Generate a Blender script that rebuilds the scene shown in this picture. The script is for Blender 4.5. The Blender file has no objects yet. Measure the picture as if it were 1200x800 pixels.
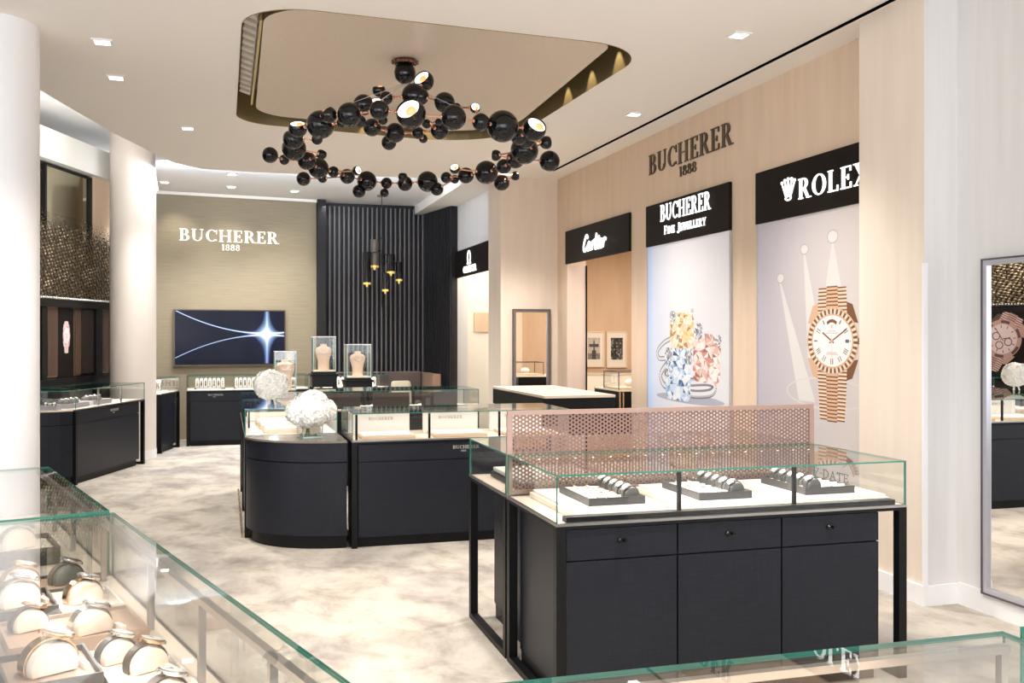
import bpy, bmesh, math, random
from mathutils import Vector, Matrix
from mathutils.geometry import tessellate_polygon
R = random.Random(7)
PI = math.pi
col = bpy.context.scene.collection

# ------------------------------------------------------------------ camera model (1200x800 frame)
F, CX, YH, H = 1150., 600., 393., 1.6
TH = math.atan2(CX - 265., F)
S_, C_ = math.sin(TH), math.cos(TH)
def ray(u, v):
    a = (u - CX) / F
    return (S_ + C_ * a, C_ - S_ * a, (YH - v) / F)
def at_depth(u, v, t):
    d = ray(u, v); return Vector((d[0] * t, d[1] * t, H + d[2] * t))
def at_z(u, v, z):
    d = ray(u, v); t = (z - H) / d[2]; return Vector((d[0] * t, d[1] * t, z))
def at_x(u, v, x):
    d = ray(u, v); t = x / d[0]; return Vector((x, d[1] * t, H + d[2] * t))

# ------------------------------------------------------------------ materials
MATS = {}
def nodes_of(name):
    m = bpy.data.materials.new(name); m.use_nodes = True
    nt = m.node_tree; b = nt.nodes['Principled BSDF']
    MATS[name] = m
    return m, nt, b
def N(nt, t, **kw):
    n = nt.nodes.new(t)
    for k, v in kw.items(): setattr(n, k, v)
    return n
def mat(name, c, rough=.5, metal=0., spec=.5, emit=None, es=0., coat=0.):
    m, nt, b = nodes_of(name)
    b.inputs['Base Color'].default_value = (*c, 1)
    b.inputs['Roughness'].default_value = rough
    b.inputs['Metallic'].default_value = metal
    b.inputs['Specular IOR Level'].default_value = spec
    b.inputs['Coat Weight'].default_value = coat
    if emit is not None:
        b.inputs['Emission Color'].default_value = (*emit, 1)
        b.inputs['Emission Strength'].default_value = es
    return m
def noise_mat(name, c1, c2, scale=(1, 1, 1), nscale=5., detail=4., rough=.5, lo=.35, hi=.65, bump=0., spec=.4, c3=None, metal=0., emit=0.):
    m, nt, b = nodes_of(name)
    tc = N(nt, 'ShaderNodeTexCoord'); mp = N(nt, 'ShaderNodeMapping'); mp.inputs['Scale'].default_value = scale
    nz = N(nt, 'ShaderNodeTexNoise'); nz.inputs['Scale'].default_value = nscale; nz.inputs['Detail'].default_value = detail
    cr = N(nt, 'ShaderNodeValToRGB')
    e = cr.color_ramp.elements; e[0].position = lo; e[0].color = (*c1, 1); e[1].position = hi; e[1].color = (*c2, 1)
    if c3:
        x = cr.color_ramp.elements.new((lo + hi) / 2); x.color = (*c3, 1)
    L = nt.links.new
    L(tc.outputs['Object'], mp.inputs['Vector']); L(mp.outputs['Vector'], nz.inputs['Vector'])
    L(nz.outputs['Fac'], cr.inputs['Fac']); L(cr.outputs['Color'], b.inputs['Base Color'])
    b.inputs['Roughness'].default_value = rough; b.inputs['Specular IOR Level'].default_value = spec
    b.inputs['Metallic'].default_value = metal
    if emit:
        L(cr.outputs['Color'], b.inputs['Emission Color']); b.inputs['Emission Strength'].default_value = emit
    if bump:
        bp = N(nt, 'ShaderNodeBump'); bp.inputs['Strength'].default_value = bump; bp.inputs['Distance'].default_value = .004
        L(nz.outputs['Fac'], bp.inputs['Height']); L(bp.outputs['Normal'], b.inputs['Normal'])
    return m

# walls: pale veneer with faint upright grain
noise_mat('veneer', (.77, .66, .56), (.82, .72, .62), (1.2, 1.2, .12), 9, 5, .55, .3, .7)
noise_mat('veneer_pale', (.69, .675, .67), (.75, .735, .73), (1.6, 1.6, .12), 9, 5, .5, .3, .7)  # the near wall's cool daylight is mixed into this veneer tone
noise_mat('veneer_warm', (.72, .56, .42), (.78, .62, .48), (1.2, 1.2, .12), 9, 5, .55, .3, .7)
noise_mat('jamb', (.62, .50, .44), (.69, .57, .50), (1, 1, .1), 8, 4, .5, .3, .7)
mat('ceiling', (.88, .84, .80), .8, spec=.2)
mat('ceiling_cool_tint', (.86, .88, .91), .8, spec=.2)  # ceiling copy with the bay's cool light put into its colour
mat('header', (.78, .78, .77), .7)
mat('white_paint', (.86, .86, .87), .45)
noise_mat('column_paint', (.74, .67, .61), (.78, .71, .65), (1, 1, .2), 3, 2, .45)
mat('column_white', (.86, .86, .88), .35)
noise_mat('grasscloth', (.235, .19, .125), (.30, .25, .17), (.5, .5, 22), 5, 6, .6, .3, .7)
noise_mat('panel_silk', (.63, .53, .43), (.67, .57, .47), (4, 4, 4), 9, 4, .45, .3, .7)
mat('bronze_trim', (.34, .26, .13), .4, .6)
mat('gold_trim', (.62, .50, .24), .4, .6)
mat('rib_cream', (.78, .72, .62), .5)
mat('black_slot', (.002, .002, .002), .7, spec=.0)
mat('slat_dark', (.016, .0145, .016), .5, spec=.25)
mat('slat_face', (.125, .115, .12), .45, spec=.4)
noise_mat('wood_dark', (.012, .008, .007), (.026, .015, .011), (3, 3, .3), 6, 5, .45)
noise_mat('wood_brown', (.055, .030, .020), (.085, .047, .032), (3, 3, .3), 6, 5, .45)
# counters
def weave(name, c1, c2, rough=.42):
    m, nt, b = nodes_of(name)
    tc = N(nt, 'ShaderNodeTexCoord'); L = nt.links.new
    outs = []
    for sc in ((260, 260, 6), (10, 10, 160)):
        mp = N(nt, 'ShaderNodeMapping'); mp.inputs['Scale'].default_value = sc
        nz = N(nt, 'ShaderNodeTexNoise'); nz.inputs['Scale'].default_value = 1.; nz.inputs['Detail'].default_value = 3
        L(tc.outputs['Object'], mp.inputs['Vector']); L(mp.outputs['Vector'], nz.inputs['Vector']); outs.append(nz.outputs['Fac'])
    ad = N(nt, 'ShaderNodeMath', operation='ADD'); L(outs[0], ad.inputs[0]); L(outs[1], ad.inputs[1])
    cr = N(nt, 'ShaderNodeValToRGB'); e = cr.color_ramp.elements
    e[0].position = .35; e[0].color = (*c1, 1); e[1].position = .65; e[1].color = (*c2, 1)
    hf = N(nt, 'ShaderNodeMath', operation='MULTIPLY'); hf.inputs[1].default_value = .5
    L(ad.outputs[0], hf.inputs[0]); L(hf.outputs[0], cr.inputs['Fac']); L(cr.outputs['Color'], b.inputs['Base Color'])
    b.inputs['Roughness'].default_value = rough; b.inputs['Specular IOR Level'].default_value = .3
weave('counter_cloth', (.0050, .0062, .0110), (.0115, .0137, .0215))
mat('black_metal', (.0045, .0045, .005), .45, spec=.22)
mat('steel', (.42, .41, .40), .3, .9)
mat('counter_top', (.20, .165, .135), .22)
mat('deck', (.72, .60, .49), .4)
mat('deck_black', (.006, .006, .007), .4, spec=.3)
mat('white_pad', (.75, .71, .66), .5)
mat('cream_pad', (.80, .70, .58), .5)
mat('pad_edge', (.70, .52, .36), .5)
mat('tray_dark', (.055, .05, .05), .4)
mat('tray_brown', (.36, .24, .17), .4)
mat('board_brown', (.042, .031, .027), .5)
mat('cushion', (.85, .70, .56), .55)
mat('cushion_white', (.84, .74, .63), .55)
mat('cuff_grey', (.075, .075, .072), .45)
mat('strap_dark', (.05, .035, .03), .5)
mat('watch_steel', (.72, .71, .70), .18, 1.)
mat('watch_gold', (.78, .52, .34), .2, 1.)
mat('dial_white', (.85, .84, .82), .3, coat=.5)
mat('dial_dark', (.03, .03, .04), .3, coat=.5)
mat('lock', (.03, .03, .03), .25, .8)
mat('copper', (.78, .42, .30), .2, 1.)
mat('gloss_black', (.006, .006, .007), .06, spec=.4)
mat('bulb', (1, .9, .8), .5, emit=(1., .90, .80), es=2.2)
mat('bulb_amber', (1, .55, .3), .5, emit=(1., .22, .05), es=.8)
mat('pendant_brown', (.10, .075, .06), .4)
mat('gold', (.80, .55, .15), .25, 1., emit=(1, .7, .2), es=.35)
mat('lamp_lens', (1, 1, 1), .5, emit=(1, .96, .9), es=6.)
mat('lamp_trim', (.85, .84, .82), .5)
mat('sign_black', (.010, .0075, .0065), .5, spec=.12)
mat('letter_lit', (.8, .8, .8), .5, emit=(1, .98, .97), es=1.25)
mat('letter_bronze', (.085, .055, .03), .35, .3)
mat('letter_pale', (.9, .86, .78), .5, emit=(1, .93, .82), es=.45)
mat('letter_grey', (.45, .42, .40), .5)
mat('letter_tan', (.34, .24, .16), .5)
mat('sofa', (.115, .080, .070), .6)
mat('sofa_copper', (.28, .17, .12), .4)
mat('cushion_beige', (.62, .53, .40), .8)
mat('petal', (.96, .95, .91), .6)
mat('leaf', (.05, .16, .03), .5)
mat('bust', (.86, .68, .55), .6)
mat('bust_top', (.80, .60, .46), .6)
mat('gem', (.95, .95, .95), .05, spec=1.)
mat('mirror', (.93, .93, .93), .0, 1.)
mat('frame_silver', (.55, .55, .60), .3, .4)
mat('frame_dark', (.09, .07, .09), .4)
mat('frame_wood', (.19, .15, .14), .4)
mat('frame_cream', (.85, .70, .52), .5)
mat('mat_board', (.88, .82, .75), .6)
mat('tv_black', (.01, .01, .012), .25)
mat('tv_bezel', (.16, .12, .09), .3, .6)
mat('room_cream', (.86, .80, .70), .6)
noise_mat('room_tan', (.66, .47, .32), (.73, .54, .38), (1, 1, .15), 7, 4, .6, .3, .7)
mat('stone_top', (.66, .56, .45), .35)
mat('brass_edge', (.72, .52, .33), .25, .9)

def carpet():
    m, nt, b = nodes_of('carpet')
    tc = N(nt, 'ShaderNodeTexCoord'); L = nt.links.new
    def nz(scale, s, det, rough=.55, dist=0.):
        mp = N(nt, 'ShaderNodeMapping'); mp.inputs['Scale'].default_value = scale
        mp.inputs['Rotation'].default_value = (0, 0, .35)
        n = N(nt, 'ShaderNodeTexNoise'); n.inputs['Scale'].default_value = s; n.inputs['Detail'].default_value = det
        n.inputs['Roughness'].default_value = rough; n.inputs['Distortion'].default_value = dist
        L(tc.outputs['Object'], mp.inputs['Vector']); L(mp.outputs['Vector'], n.inputs['Vector']); return n.outputs['Fac']
    def ramp(fac, stops):
        cr = N(nt, 'ShaderNodeValToRGB'); e = cr.color_ramp.elements
        e[0].position, e[0].color = stops[0][0], (*stops[0][1], 1)
        e[1].position, e[1].color = stops[-1][0], (*stops[-1][1], 1)
        for p, c in stops[1:-1]:
            x = e.new(p); x.color = (*c, 1)
        L(fac, cr.inputs['Fac']); return cr.outputs['Color']
    a = ramp(nz((1, .7, 1), 3.0, 10, .70, .35), [(.36, (.33, .29, .25)), (.46, (.43, .385, .33)), (.56, (.51, .465, .405))])
    g = ramp(nz((1, .75, 1), .75, 5, .6), [(.49, (1, 1, 1)), (.62, (.66, .66, .70))])
    f = ramp(nz((1, 1, 1), 240, 2), [(.3, (.9, .9, .9)), (.7, (1.06, 1.06, 1.06))])
    def mul(x, y):
        k = N(nt, 'ShaderNodeMix', data_type='RGBA', blend_type='MULTIPLY'); k.inputs[0].default_value = 1
        L(x, k.inputs[6]); L(y, k.inputs[7]); return k.outputs[2]
    L(mul(mul(a, g), f), b.inputs['Base Color'])
    b.inputs['Roughness'].default_value = .95; b.inputs['Specular IOR Level'].default_value = .1
carpet()

def glass(name, tint, ior=1.5):
    m = bpy.data.materials.new(name); m.use_nodes = True; MATS[name] = m
    nt = m.node_tree; nt.nodes.clear(); L = nt.links.new
    o = N(nt, 'ShaderNodeOutputMaterial'); mx = N(nt, 'ShaderNodeMixShader')
    tr = N(nt, 'ShaderNodeBsdfTransparent'); tr.inputs['Color'].default_value = (*tint, 1)
    gl = N(nt, 'ShaderNodeBsdfGlossy'); gl.inputs['Roughness'].default_value = 0.
    lw = N(nt, 'ShaderNodeLayerWeight'); lw.inputs['Blend'].default_value = .5      # Schlick, same from both sides of the pane
    pw = N(nt, 'ShaderNodeMath', operation='POWER'); pw.inputs[1].default_value = 5.; L(lw.outputs['Facing'], pw.inputs[0])
    ma = N(nt, 'ShaderNodeMath', operation='MULTIPLY_ADD'); ma.inputs[1].default_value = .9; ma.inputs[2].default_value = ior; L(pw.outputs[0], ma.inputs[0])
    L(ma.outputs[0], mx.inputs[0]); L(tr.outputs[0], mx.inputs[1]); L(gl.outputs[0], mx.inputs[2]); L(mx.outputs[0], o.inputs[0])
glass('pane', (.985, .993, .988), .035)
mat('pane_edge', (.035, .21, .155), .1, spec=.7)
mat('pane_edge_light', (.50, .68, .62), .1, spec=.7)
# bronzed facade glass: half mirror, half clear
def facade():
    m = bpy.data.materials.new('facade_glass'); m.use_nodes = True; MATS['facade_glass'] = m
    nt = m.node_tree; nt.nodes.clear(); L = nt.links.new
    o = N(nt, 'ShaderNodeOutputMaterial'); mx = N(nt, 'ShaderNodeMixShader'); mx.inputs[0].default_value = .55
    tr = N(nt, 'ShaderNodeBsdfTransparent'); tr.inputs['Color'].default_value = (.42, .40, .32, 1)
    gl = N(nt, 'ShaderNodeBsdfGlossy'); gl.inputs['Roughness'].default_value = .02; gl.inputs['Color'].default_value = (.58, .55, .44, 1)
    L(tr.outputs[0], mx.inputs[1]); L(gl.outputs[0], mx.inputs[2]); L(mx.outputs[0], o.inputs[0])
facade()

def lattice(name, axes, period, base, metal, rough, fade=None, thr=.34):
    """thin sheet metal punched with staggered holes (alpha from a hexagonal wave pattern in object space)"""
    m, nt, b = nodes_of(name); L = nt.links.new
    tc = N(nt, 'ShaderNodeTexCoord'); sp = N(nt, 'ShaderNodeSeparateXYZ'); L(tc.outputs['Object'], sp.inputs[0])
    X, Z = sp.outputs[axes[0]], sp.outputs[axes[1]]
    def M(op, a, bb=None):
        n = N(nt, 'ShaderNodeMath', operation=op)
        for i, q in enumerate((a, bb)):
            if q is None: continue
            if isinstance(q, (int, float)): n.inputs[i].default_value = q
            else: L(q, n.inputs[i])
        return n.outputs[0]
    k = 2 * PI / period
    c1 = M('COSINE', M('MULTIPLY', X, k))
    c2 = M('COSINE', M('ADD', M('MULTIPLY', X, -k / 2), M('MULTIPLY', Z, k * .866)))
    c3 = M('COSINE', M('ADD', M('MULTIPLY', X, -k / 2), M('MULTIPLY', Z, -k * .866)))
    s = M('ADD', M('ADD', c1, c2), c3)
    hole = M('GREATER_THAN', s, thr)
    if fade:
        z0, z1 = fade
        f = M('DIVIDE', M('SUBTRACT', Z, z0), z1 - z0)
        nz = N(nt, 'ShaderNodeTexNoise'); nz.inputs['Scale'].default_value = 40; L(tc.outputs['Object'], nz.inputs['Vector'])
        g = M('GREATER_THAN', M('ADD', f, M('MULTIPLY', M('SUBTRACT', nz.outputs['Fac'], .5), 1.4)), .62)
        hole = M('MAXIMUM', hole, g)
    L(M('SUBTRACT', 1., hole), b.inputs['Alpha'])
    b.inputs['Base Color'].default_value = (*base, 1); b.inputs['Metallic'].default_value = metal; b.inputs['Roughness'].default_value = rough
    return m, nt, b
lattice('copper_lattice', (0, 2), .0175, (.27, .165, .135), .5, .4, thr=.75)

def chain_mat():
    m, nt, b = lattice('chain_mail', (0, 2), .075, (.36, .29, .19), .75, .32, fade=(0.35, 1.15), thr=2.2)
    L = nt.links.new
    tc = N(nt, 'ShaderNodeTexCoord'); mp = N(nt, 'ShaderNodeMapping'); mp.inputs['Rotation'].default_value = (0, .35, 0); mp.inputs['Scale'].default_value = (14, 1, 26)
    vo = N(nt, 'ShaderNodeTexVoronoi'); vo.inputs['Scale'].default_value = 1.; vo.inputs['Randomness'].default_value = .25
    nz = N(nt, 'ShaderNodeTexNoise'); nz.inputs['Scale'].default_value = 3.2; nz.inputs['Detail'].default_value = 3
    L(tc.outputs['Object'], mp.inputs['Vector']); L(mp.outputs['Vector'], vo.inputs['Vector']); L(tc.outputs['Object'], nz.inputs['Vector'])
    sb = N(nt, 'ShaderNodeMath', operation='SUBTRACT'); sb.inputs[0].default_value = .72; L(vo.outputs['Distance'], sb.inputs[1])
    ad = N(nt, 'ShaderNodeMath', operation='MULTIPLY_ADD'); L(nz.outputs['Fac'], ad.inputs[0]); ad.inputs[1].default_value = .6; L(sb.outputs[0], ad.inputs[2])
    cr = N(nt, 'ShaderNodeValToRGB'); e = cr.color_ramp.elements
    e[0].position = .50; e[0].color = (.035, .024, .013, 1); e[1].position = 1.; e[1].color = (1., .92, .74, 1)  # bright link centres and dark rims put glints and shading into the colour
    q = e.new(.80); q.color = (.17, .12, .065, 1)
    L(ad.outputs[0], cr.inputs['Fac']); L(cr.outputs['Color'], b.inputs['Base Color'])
    bp = N(nt, 'ShaderNodeBump'); bp.inputs['Strength'].default_value = .8; bp.inputs['Distance'].default_value = .02
    L(vo.outputs['Distance'], bp.inputs['Height']); L(bp.outputs['Normal'], b.inputs['Normal'])
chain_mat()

def tv_screen():
    m, nt, b = nodes_of('tv_screen'); L = nt.links.new
    tc = N(nt, 'ShaderNodeTexCoord'); sp = N(nt, 'ShaderNodeSeparateXYZ'); L(tc.outputs['Object'], sp.inputs[0])
    X, Z = sp.outputs[0], sp.outputs[2]     # x 0..1.7, z 0..0.85
    def M(op, a, bb=None, c=None):
        n = N(nt, 'ShaderNodeMath', operation=op)
        for i, q in enumerate((a, bb, c)):
            if q is None: continue
            if isinstance(q, (int, float)): n.inputs[i].default_value = q
            else: L(q, n.inputs[i])
        return n.outputs[0]
    # two streaks that meet near x = 1.36, z = .46 ; w = distance left of the meeting point
    w = M('SUBTRACT', 1.36, X)
    cu = M('ADD', M('MULTIPLY', M('POWER', M('ABSOLUTE', w), 2.), .19), .012)
    up = M('ABSOLUTE', M('SUBTRACT', M('SUBTRACT', Z, .46), cu))
    dn = M('ABSOLUTE', M('ADD', M('SUBTRACT', Z, .46), cu))
    def glow(d, width): return M('POWER', M('DIVIDE', width, M('ADD', d, width)), 2.)
    line = M('ADD', M('MULTIPLY', glow(up, .014), .8), M('MULTIPLY', glow(dn, .012), .7))
    r2 = M('SQRT', M('ADD', M('POWER', M('SUBTRACT', X, 1.36), 2.), M('POWER', M('SUBTRACT', Z, .46), 2.)))
    core = M('MULTIPLY', glow(r2, .12), .95)
    beam = M('MULTIPLY', glow(M('ABSOLUTE', M('SUBTRACT', X, 1.38)), .075), .45)
    tot = M('ADD', line, M('ADD', core, beam))
    nz = N(nt, 'ShaderNodeTexNoise'); nz.inputs['Scale'].default_value = 3.; L(tc.outputs['Object'], nz.inputs['Vector'])
    cr = N(nt, 'ShaderNodeValToRGB'); e = cr.color_ramp.elements
    e[0].color = (.004, .005, .012, 1); e[1].position = 1.; e[1].color = (1, 1, 1, 1)
    x = e.new(.24); x.color = (.003, .006, .020, 1); x = e.new(.46); x.color = (.20, .30, .50, 1); x = e.new(.7); x.color = (.75, .85, .98, 1)
    L(tot, cr.inputs['Fac'])
    tint = N(nt, 'ShaderNodeMix', data_type='RGBA', blend_type='OVERLAY'); tint.inputs[0].default_value = .35
    L(cr.outputs['Color'], tint.inputs[6]); L(nz.outputs['Color'], tint.inputs[7])
    b.inputs['Base Color'].default_value = (.005, .005, .008, 1); b.inputs['Roughness'].default_value = .12; b.inputs['Specular IOR Level'].default_value = .2
    L(tint.outputs[2], b.inputs['Emission Color']); b.inputs['Emission Strength'].default_value = 1.1
tv_screen()

def print_mat(name, es, k):
    m, nt, b = nodes_of(name); L = nt.links.new
    at = N(nt, 'ShaderNodeVertexColor'); at.layer_name = 'Col'
    gm = N(nt, 'ShaderNodeGamma'); gm.inputs[1].default_value = 1.35; L(at.outputs['Color'], gm.inputs[0])
    mu = N(nt, 'ShaderNodeMix', data_type='RGBA', blend_type='MULTIPLY'); mu.inputs[0].default_value = 1; mu.inputs[7].default_value = (k, k, k, 1); L(gm.outputs[0], mu.inputs[6])
    L(mu.outputs[2], b.inputs['Base Color']); L(gm.outputs[0], b.inputs['Emission Color'])
    b.inputs['Emission Strength'].default_value = es; b.inputs['Roughness'].default_value = .5
print_mat('print_lit', .22, .62)
print_mat('print', .05, 1.)
def gradient_mat(name, stops, axis, lo, hi, es):
    m, nt, b = nodes_of(name); L = nt.links.new
    tc = N(nt, 'ShaderNodeTexCoord'); sp = N(nt, 'ShaderNodeSeparateXYZ'); L(tc.outputs['Object'], sp.inputs[0])
    mr = N(nt, 'ShaderNodeMapRange'); mr.inputs[1].default_value = lo; mr.inputs[2].default_value = hi
    L(sp.outputs[axis], mr.inputs[0])
    cr = N(nt, 'ShaderNodeValToRGB'); e = cr.color_ramp.elements
    e[0].position, e[0].color = stops[0][0], (*stops[0][1], 1); e[1].position, e[1].color = stops[-1][0], (*stops[-1][1], 1)
    for p, c in stops[1:-1]:
        x = e.new(p); x.color = (*c, 1)
    L(mr.outputs[0], cr.inputs['Fac']); L(cr.outputs['Color'], b.inputs['Base Color']); L(cr.outputs['Color'], b.inputs['Emission Color'])
    b.inputs['Emission Strength'].default_value = es; b.inputs['Roughness'].default_value = .4
gradient_mat('backdrop_jewel', [(0, (.34, .45, .72)), (.10, (.50, .54, .64)), (.35, (.60, .585, .61)), (1, (.57, .55, .56))], 0, 0, 1.75, .26)
gradient_mat('backdrop_watch', [(0, (.38, .35, .40)), (.35, (.43, .395, .41)), (1, (.49, .44, .42))], 0, 0, 1.3, .22)

# ------------------------------------------------------------------ mesh builder
class MB:
    def __init__(s): s.v, s.f, s.m, s.c = [], [], [], []
    def add(s, vs, fs, mi=0, M=None, c=None):
        n = len(s.v)
        s.v += [tuple(M @ Vector(p)) if M else tuple(p) for p in vs]
        s.f += [tuple(n + i for i in f) for f in fs]
        s.m += [mi] * len(fs); s.c += [c] * len(fs)
        return s
    def box(s, x0, x1, y0, y1, z0, z1, mi=0, M=None, edge=None):
        vs = [(x, y, z) for z in (z0, z1) for y in (y0, y1) for x in (x0, x1)]
        fs = [(0, 2, 3, 1), (4, 5, 7, 6), (0, 1, 5, 4), (2, 6, 7, 3), (0, 4, 6, 2), (1, 3, 7, 5)]
        n = len(s.f); s.add(vs, fs, mi, M)
        if edge is not None:     # edge = (thin axis, material of the four narrow faces)
            ax, em = edge
            for k, a in enumerate((2, 2, 1, 1, 0, 0)):
                if a != ax: s.m[n + k] = em
        return s
    def poly(s, pts, y, mi=0, c=None, M=None):            # flat n-gon in the xz plane
        return s.add([(p[0], y, p[1]) for p in pts], [tuple(range(len(pts)))], mi, M, c)
    def prism(s, pts, z0, z1, mi=0, M=None, side=None):  # polygon in xy extruded in z
        n = len(pts)
        vs = [(x, y, z0) for x, y in pts] + [(x, y, z1) for x, y in pts]
        s.add(vs, [tuple(range(n))[::-1], tuple(range(n, 2 * n))], mi, M)
        s.add(vs, [(i, (i + 1) % n, n + (i + 1) % n, n + i) for i in range(n)], mi if side is None else side, M)
        return s
    def slab(s, pts, y0, y1, mi=0, M=None):              # polygon in xz extruded in y
        n = len(pts)
        vs = [(x, y0, z) for x, z in pts] + [(x, y1, z) for x, z in pts]
        fs = [tuple(range(n)), tuple(range(n, 2 * n))[::-1]] + [(i, n + i, n + (i + 1) % n, (i + 1) % n) for i in range(n)]
        return s.add(vs, fs, mi, M)
    def lathe(s, prof, seg=16, mi=0, M=None, sx=1., sy=1.):
        vs, fs = [], []
        for r, z in prof:
            for i in range(seg):
                a = 2 * PI * i / seg; vs.append((r * math.cos(a) * sx, r * math.sin(a) * sy, z))
        for j in range(len(prof) - 1):
            for i in range(seg):
                k = (i + 1) % seg
                fs.append((j * seg + i, j * seg + k, (j + 1) * seg + k, (j + 1) * seg + i))
        fs.append(tuple(range(seg))[::-1]); n = (len(prof) - 1) * seg; fs.append(tuple(range(n, n + seg)))
        return s.add(vs, fs, mi, M)
    def tube(s, p, q, r, seg=8, mi=0, r2=None):
        p, q = Vector(p), Vector(q); d = q - p
        M = Matrix.Translation(p) @ d.to_track_quat('Z', 'Y').to_matrix().to_4x4()
        return s.lathe([(r, 0), (r if r2 is None else r2, d.length)], seg, mi, M)
    def ball(s, c, r, seg=14, rings=9, mi=0, cut=1., axis=(0, 0, 1), sq=(1, 1, 1)):
        """sphere, cut flat where its height along axis passes cut*r"""
        a1 = math.acos(max(-1, min(1, cut)))
        prof = []
        for k in range(rings + 1):
            a = PI - (PI - a1) * k / rings
            prof.append((max(r * math.sin(a), 1e-5), r * math.cos(a)))
        M = Matrix.Translation(Vector(c)) @ Vector(axis).to_track_quat('Z', 'Y').to_matrix().to_4x4() @ Matrix.Diagonal((*sq, 1))
        return s.lathe(prof, seg, mi, M)
    def build(s, name, mats, parent=None, smooth=False, loc=None, rotz=None, bevel=0., normals=True):
        me = bpy.data.meshes.new(name)
        me.from_pydata(s.v, [], s.f)
        if isinstance(mats, str): mats = [mats]
        for m in mats: me.materials.append(MATS[m])
        me.polygons.foreach_set('material_index', s.m)
        if any(c is not None for c in s.c):
            ca = me.color_attributes.new('Col', 'FLOAT_COLOR', 'CORNER')
            for p in me.polygons:
                c = s.c[p.index] or (1, 1, 1)
                for li in p.loop_indices: ca.data[li].color = (*c, 1)
        if normals:
            bm = bmesh.new(); bm.from_mesh(me); bmesh.ops.recalc_face_normals(bm, faces=bm.faces); bm.to_mesh(me); bm.free()
        if smooth: me.polygons.foreach_set('use_smooth', [True] * len(me.polygons))
        me.update()
        o = bpy.data.objects.new(name, me); col.objects.link(o)
        if smooth:
            try: me.set_sharp_from_angle(angle=math.radians(38))
            except Exception: pass
        if bevel:
            b = o.modifiers.new('bevel', 'BEVEL'); b.width = bevel; b.segments = 2; b.limit_method = 'ANGLE'
        if parent is not None: o.parent = parent
        if loc is not None: o.location = loc
        if rotz is not None: o.rotation_euler = (0, 0, rotz)
        return o
LABELS = {}
def tag(o, label, cat, group=None, kind=None):
    o['label'] = label; o['category'] = cat
    if group: o['group'] = group
    if kind: o['kind'] = kind
    LABELS.setdefault(label, []).append(o.name)
    return o
def thing(name, label, cat, loc=(0, 0, 0), rotz=0., group=None):
    o = bpy.data.objects.new(name, None); col.objects.link(o); o.empty_display_size = .1
    o.location = loc; o.rotation_euler = (0, 0, rotz)
    return tag(o, label, cat, group)
def struct(o):
    o['kind'] = 'structure'; return o
def dup(root, label, loc, rotz=None, group=None):
    r = root.copy(); col.objects.link(r); r.location = loc
    if rotz is not None: r.rotation_euler = (0, 0, rotz)
    r['label'] = label; LABELS.setdefault(label, []).append(r.name)
    if group: r['group'] = group
    for ch in list(root.children):
        c = ch.copy(); col.objects.link(c); c.parent = r
        for g in list(ch.children):
            d = g.copy(); col.objects.link(d); d.parent = c
    return r
def local(loc, rotz, x, y, z=0.):
    c, s = math.cos(rotz), math.sin(rotz)
    return (loc[0] + c * x - s * y, loc[1] + s * x + c * y, (loc[2] if len(loc) > 2 else 0) + z)
def ell(cx, cz, rx, rz, n=32, a0=0., a1=2 * PI):
    full = abs(a1 - a0 - 2 * PI) < 1e-6
    k = n if full else n + 1
    return [(cx + rx * math.cos(a0 + (a1 - a0) * i / n), cz + rz * math.sin(a0 + (a1 - a0) * i / n)) for i in range(k)]
def ring(mb, cx, cz, rx, rz, tx, tz, y, n=32, a0=0., a1=2 * PI, mi=0, c=None, y1=None, M=None):
    o = ell(cx, cz, rx, rz, n, a0, a1); i = ell(cx, cz, rx - tx, rz - tz, n, a0, a1)
    full = len(o) == n
    for k in range(n):
        q = (k + 1) % len(o)
        P = [o[k], o[q], i[q], i[k]]
        if y1 is None: mb.poly(P, y, mi, c, M)
        else: mb.slab(P, y, y1, mi, M)

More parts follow.
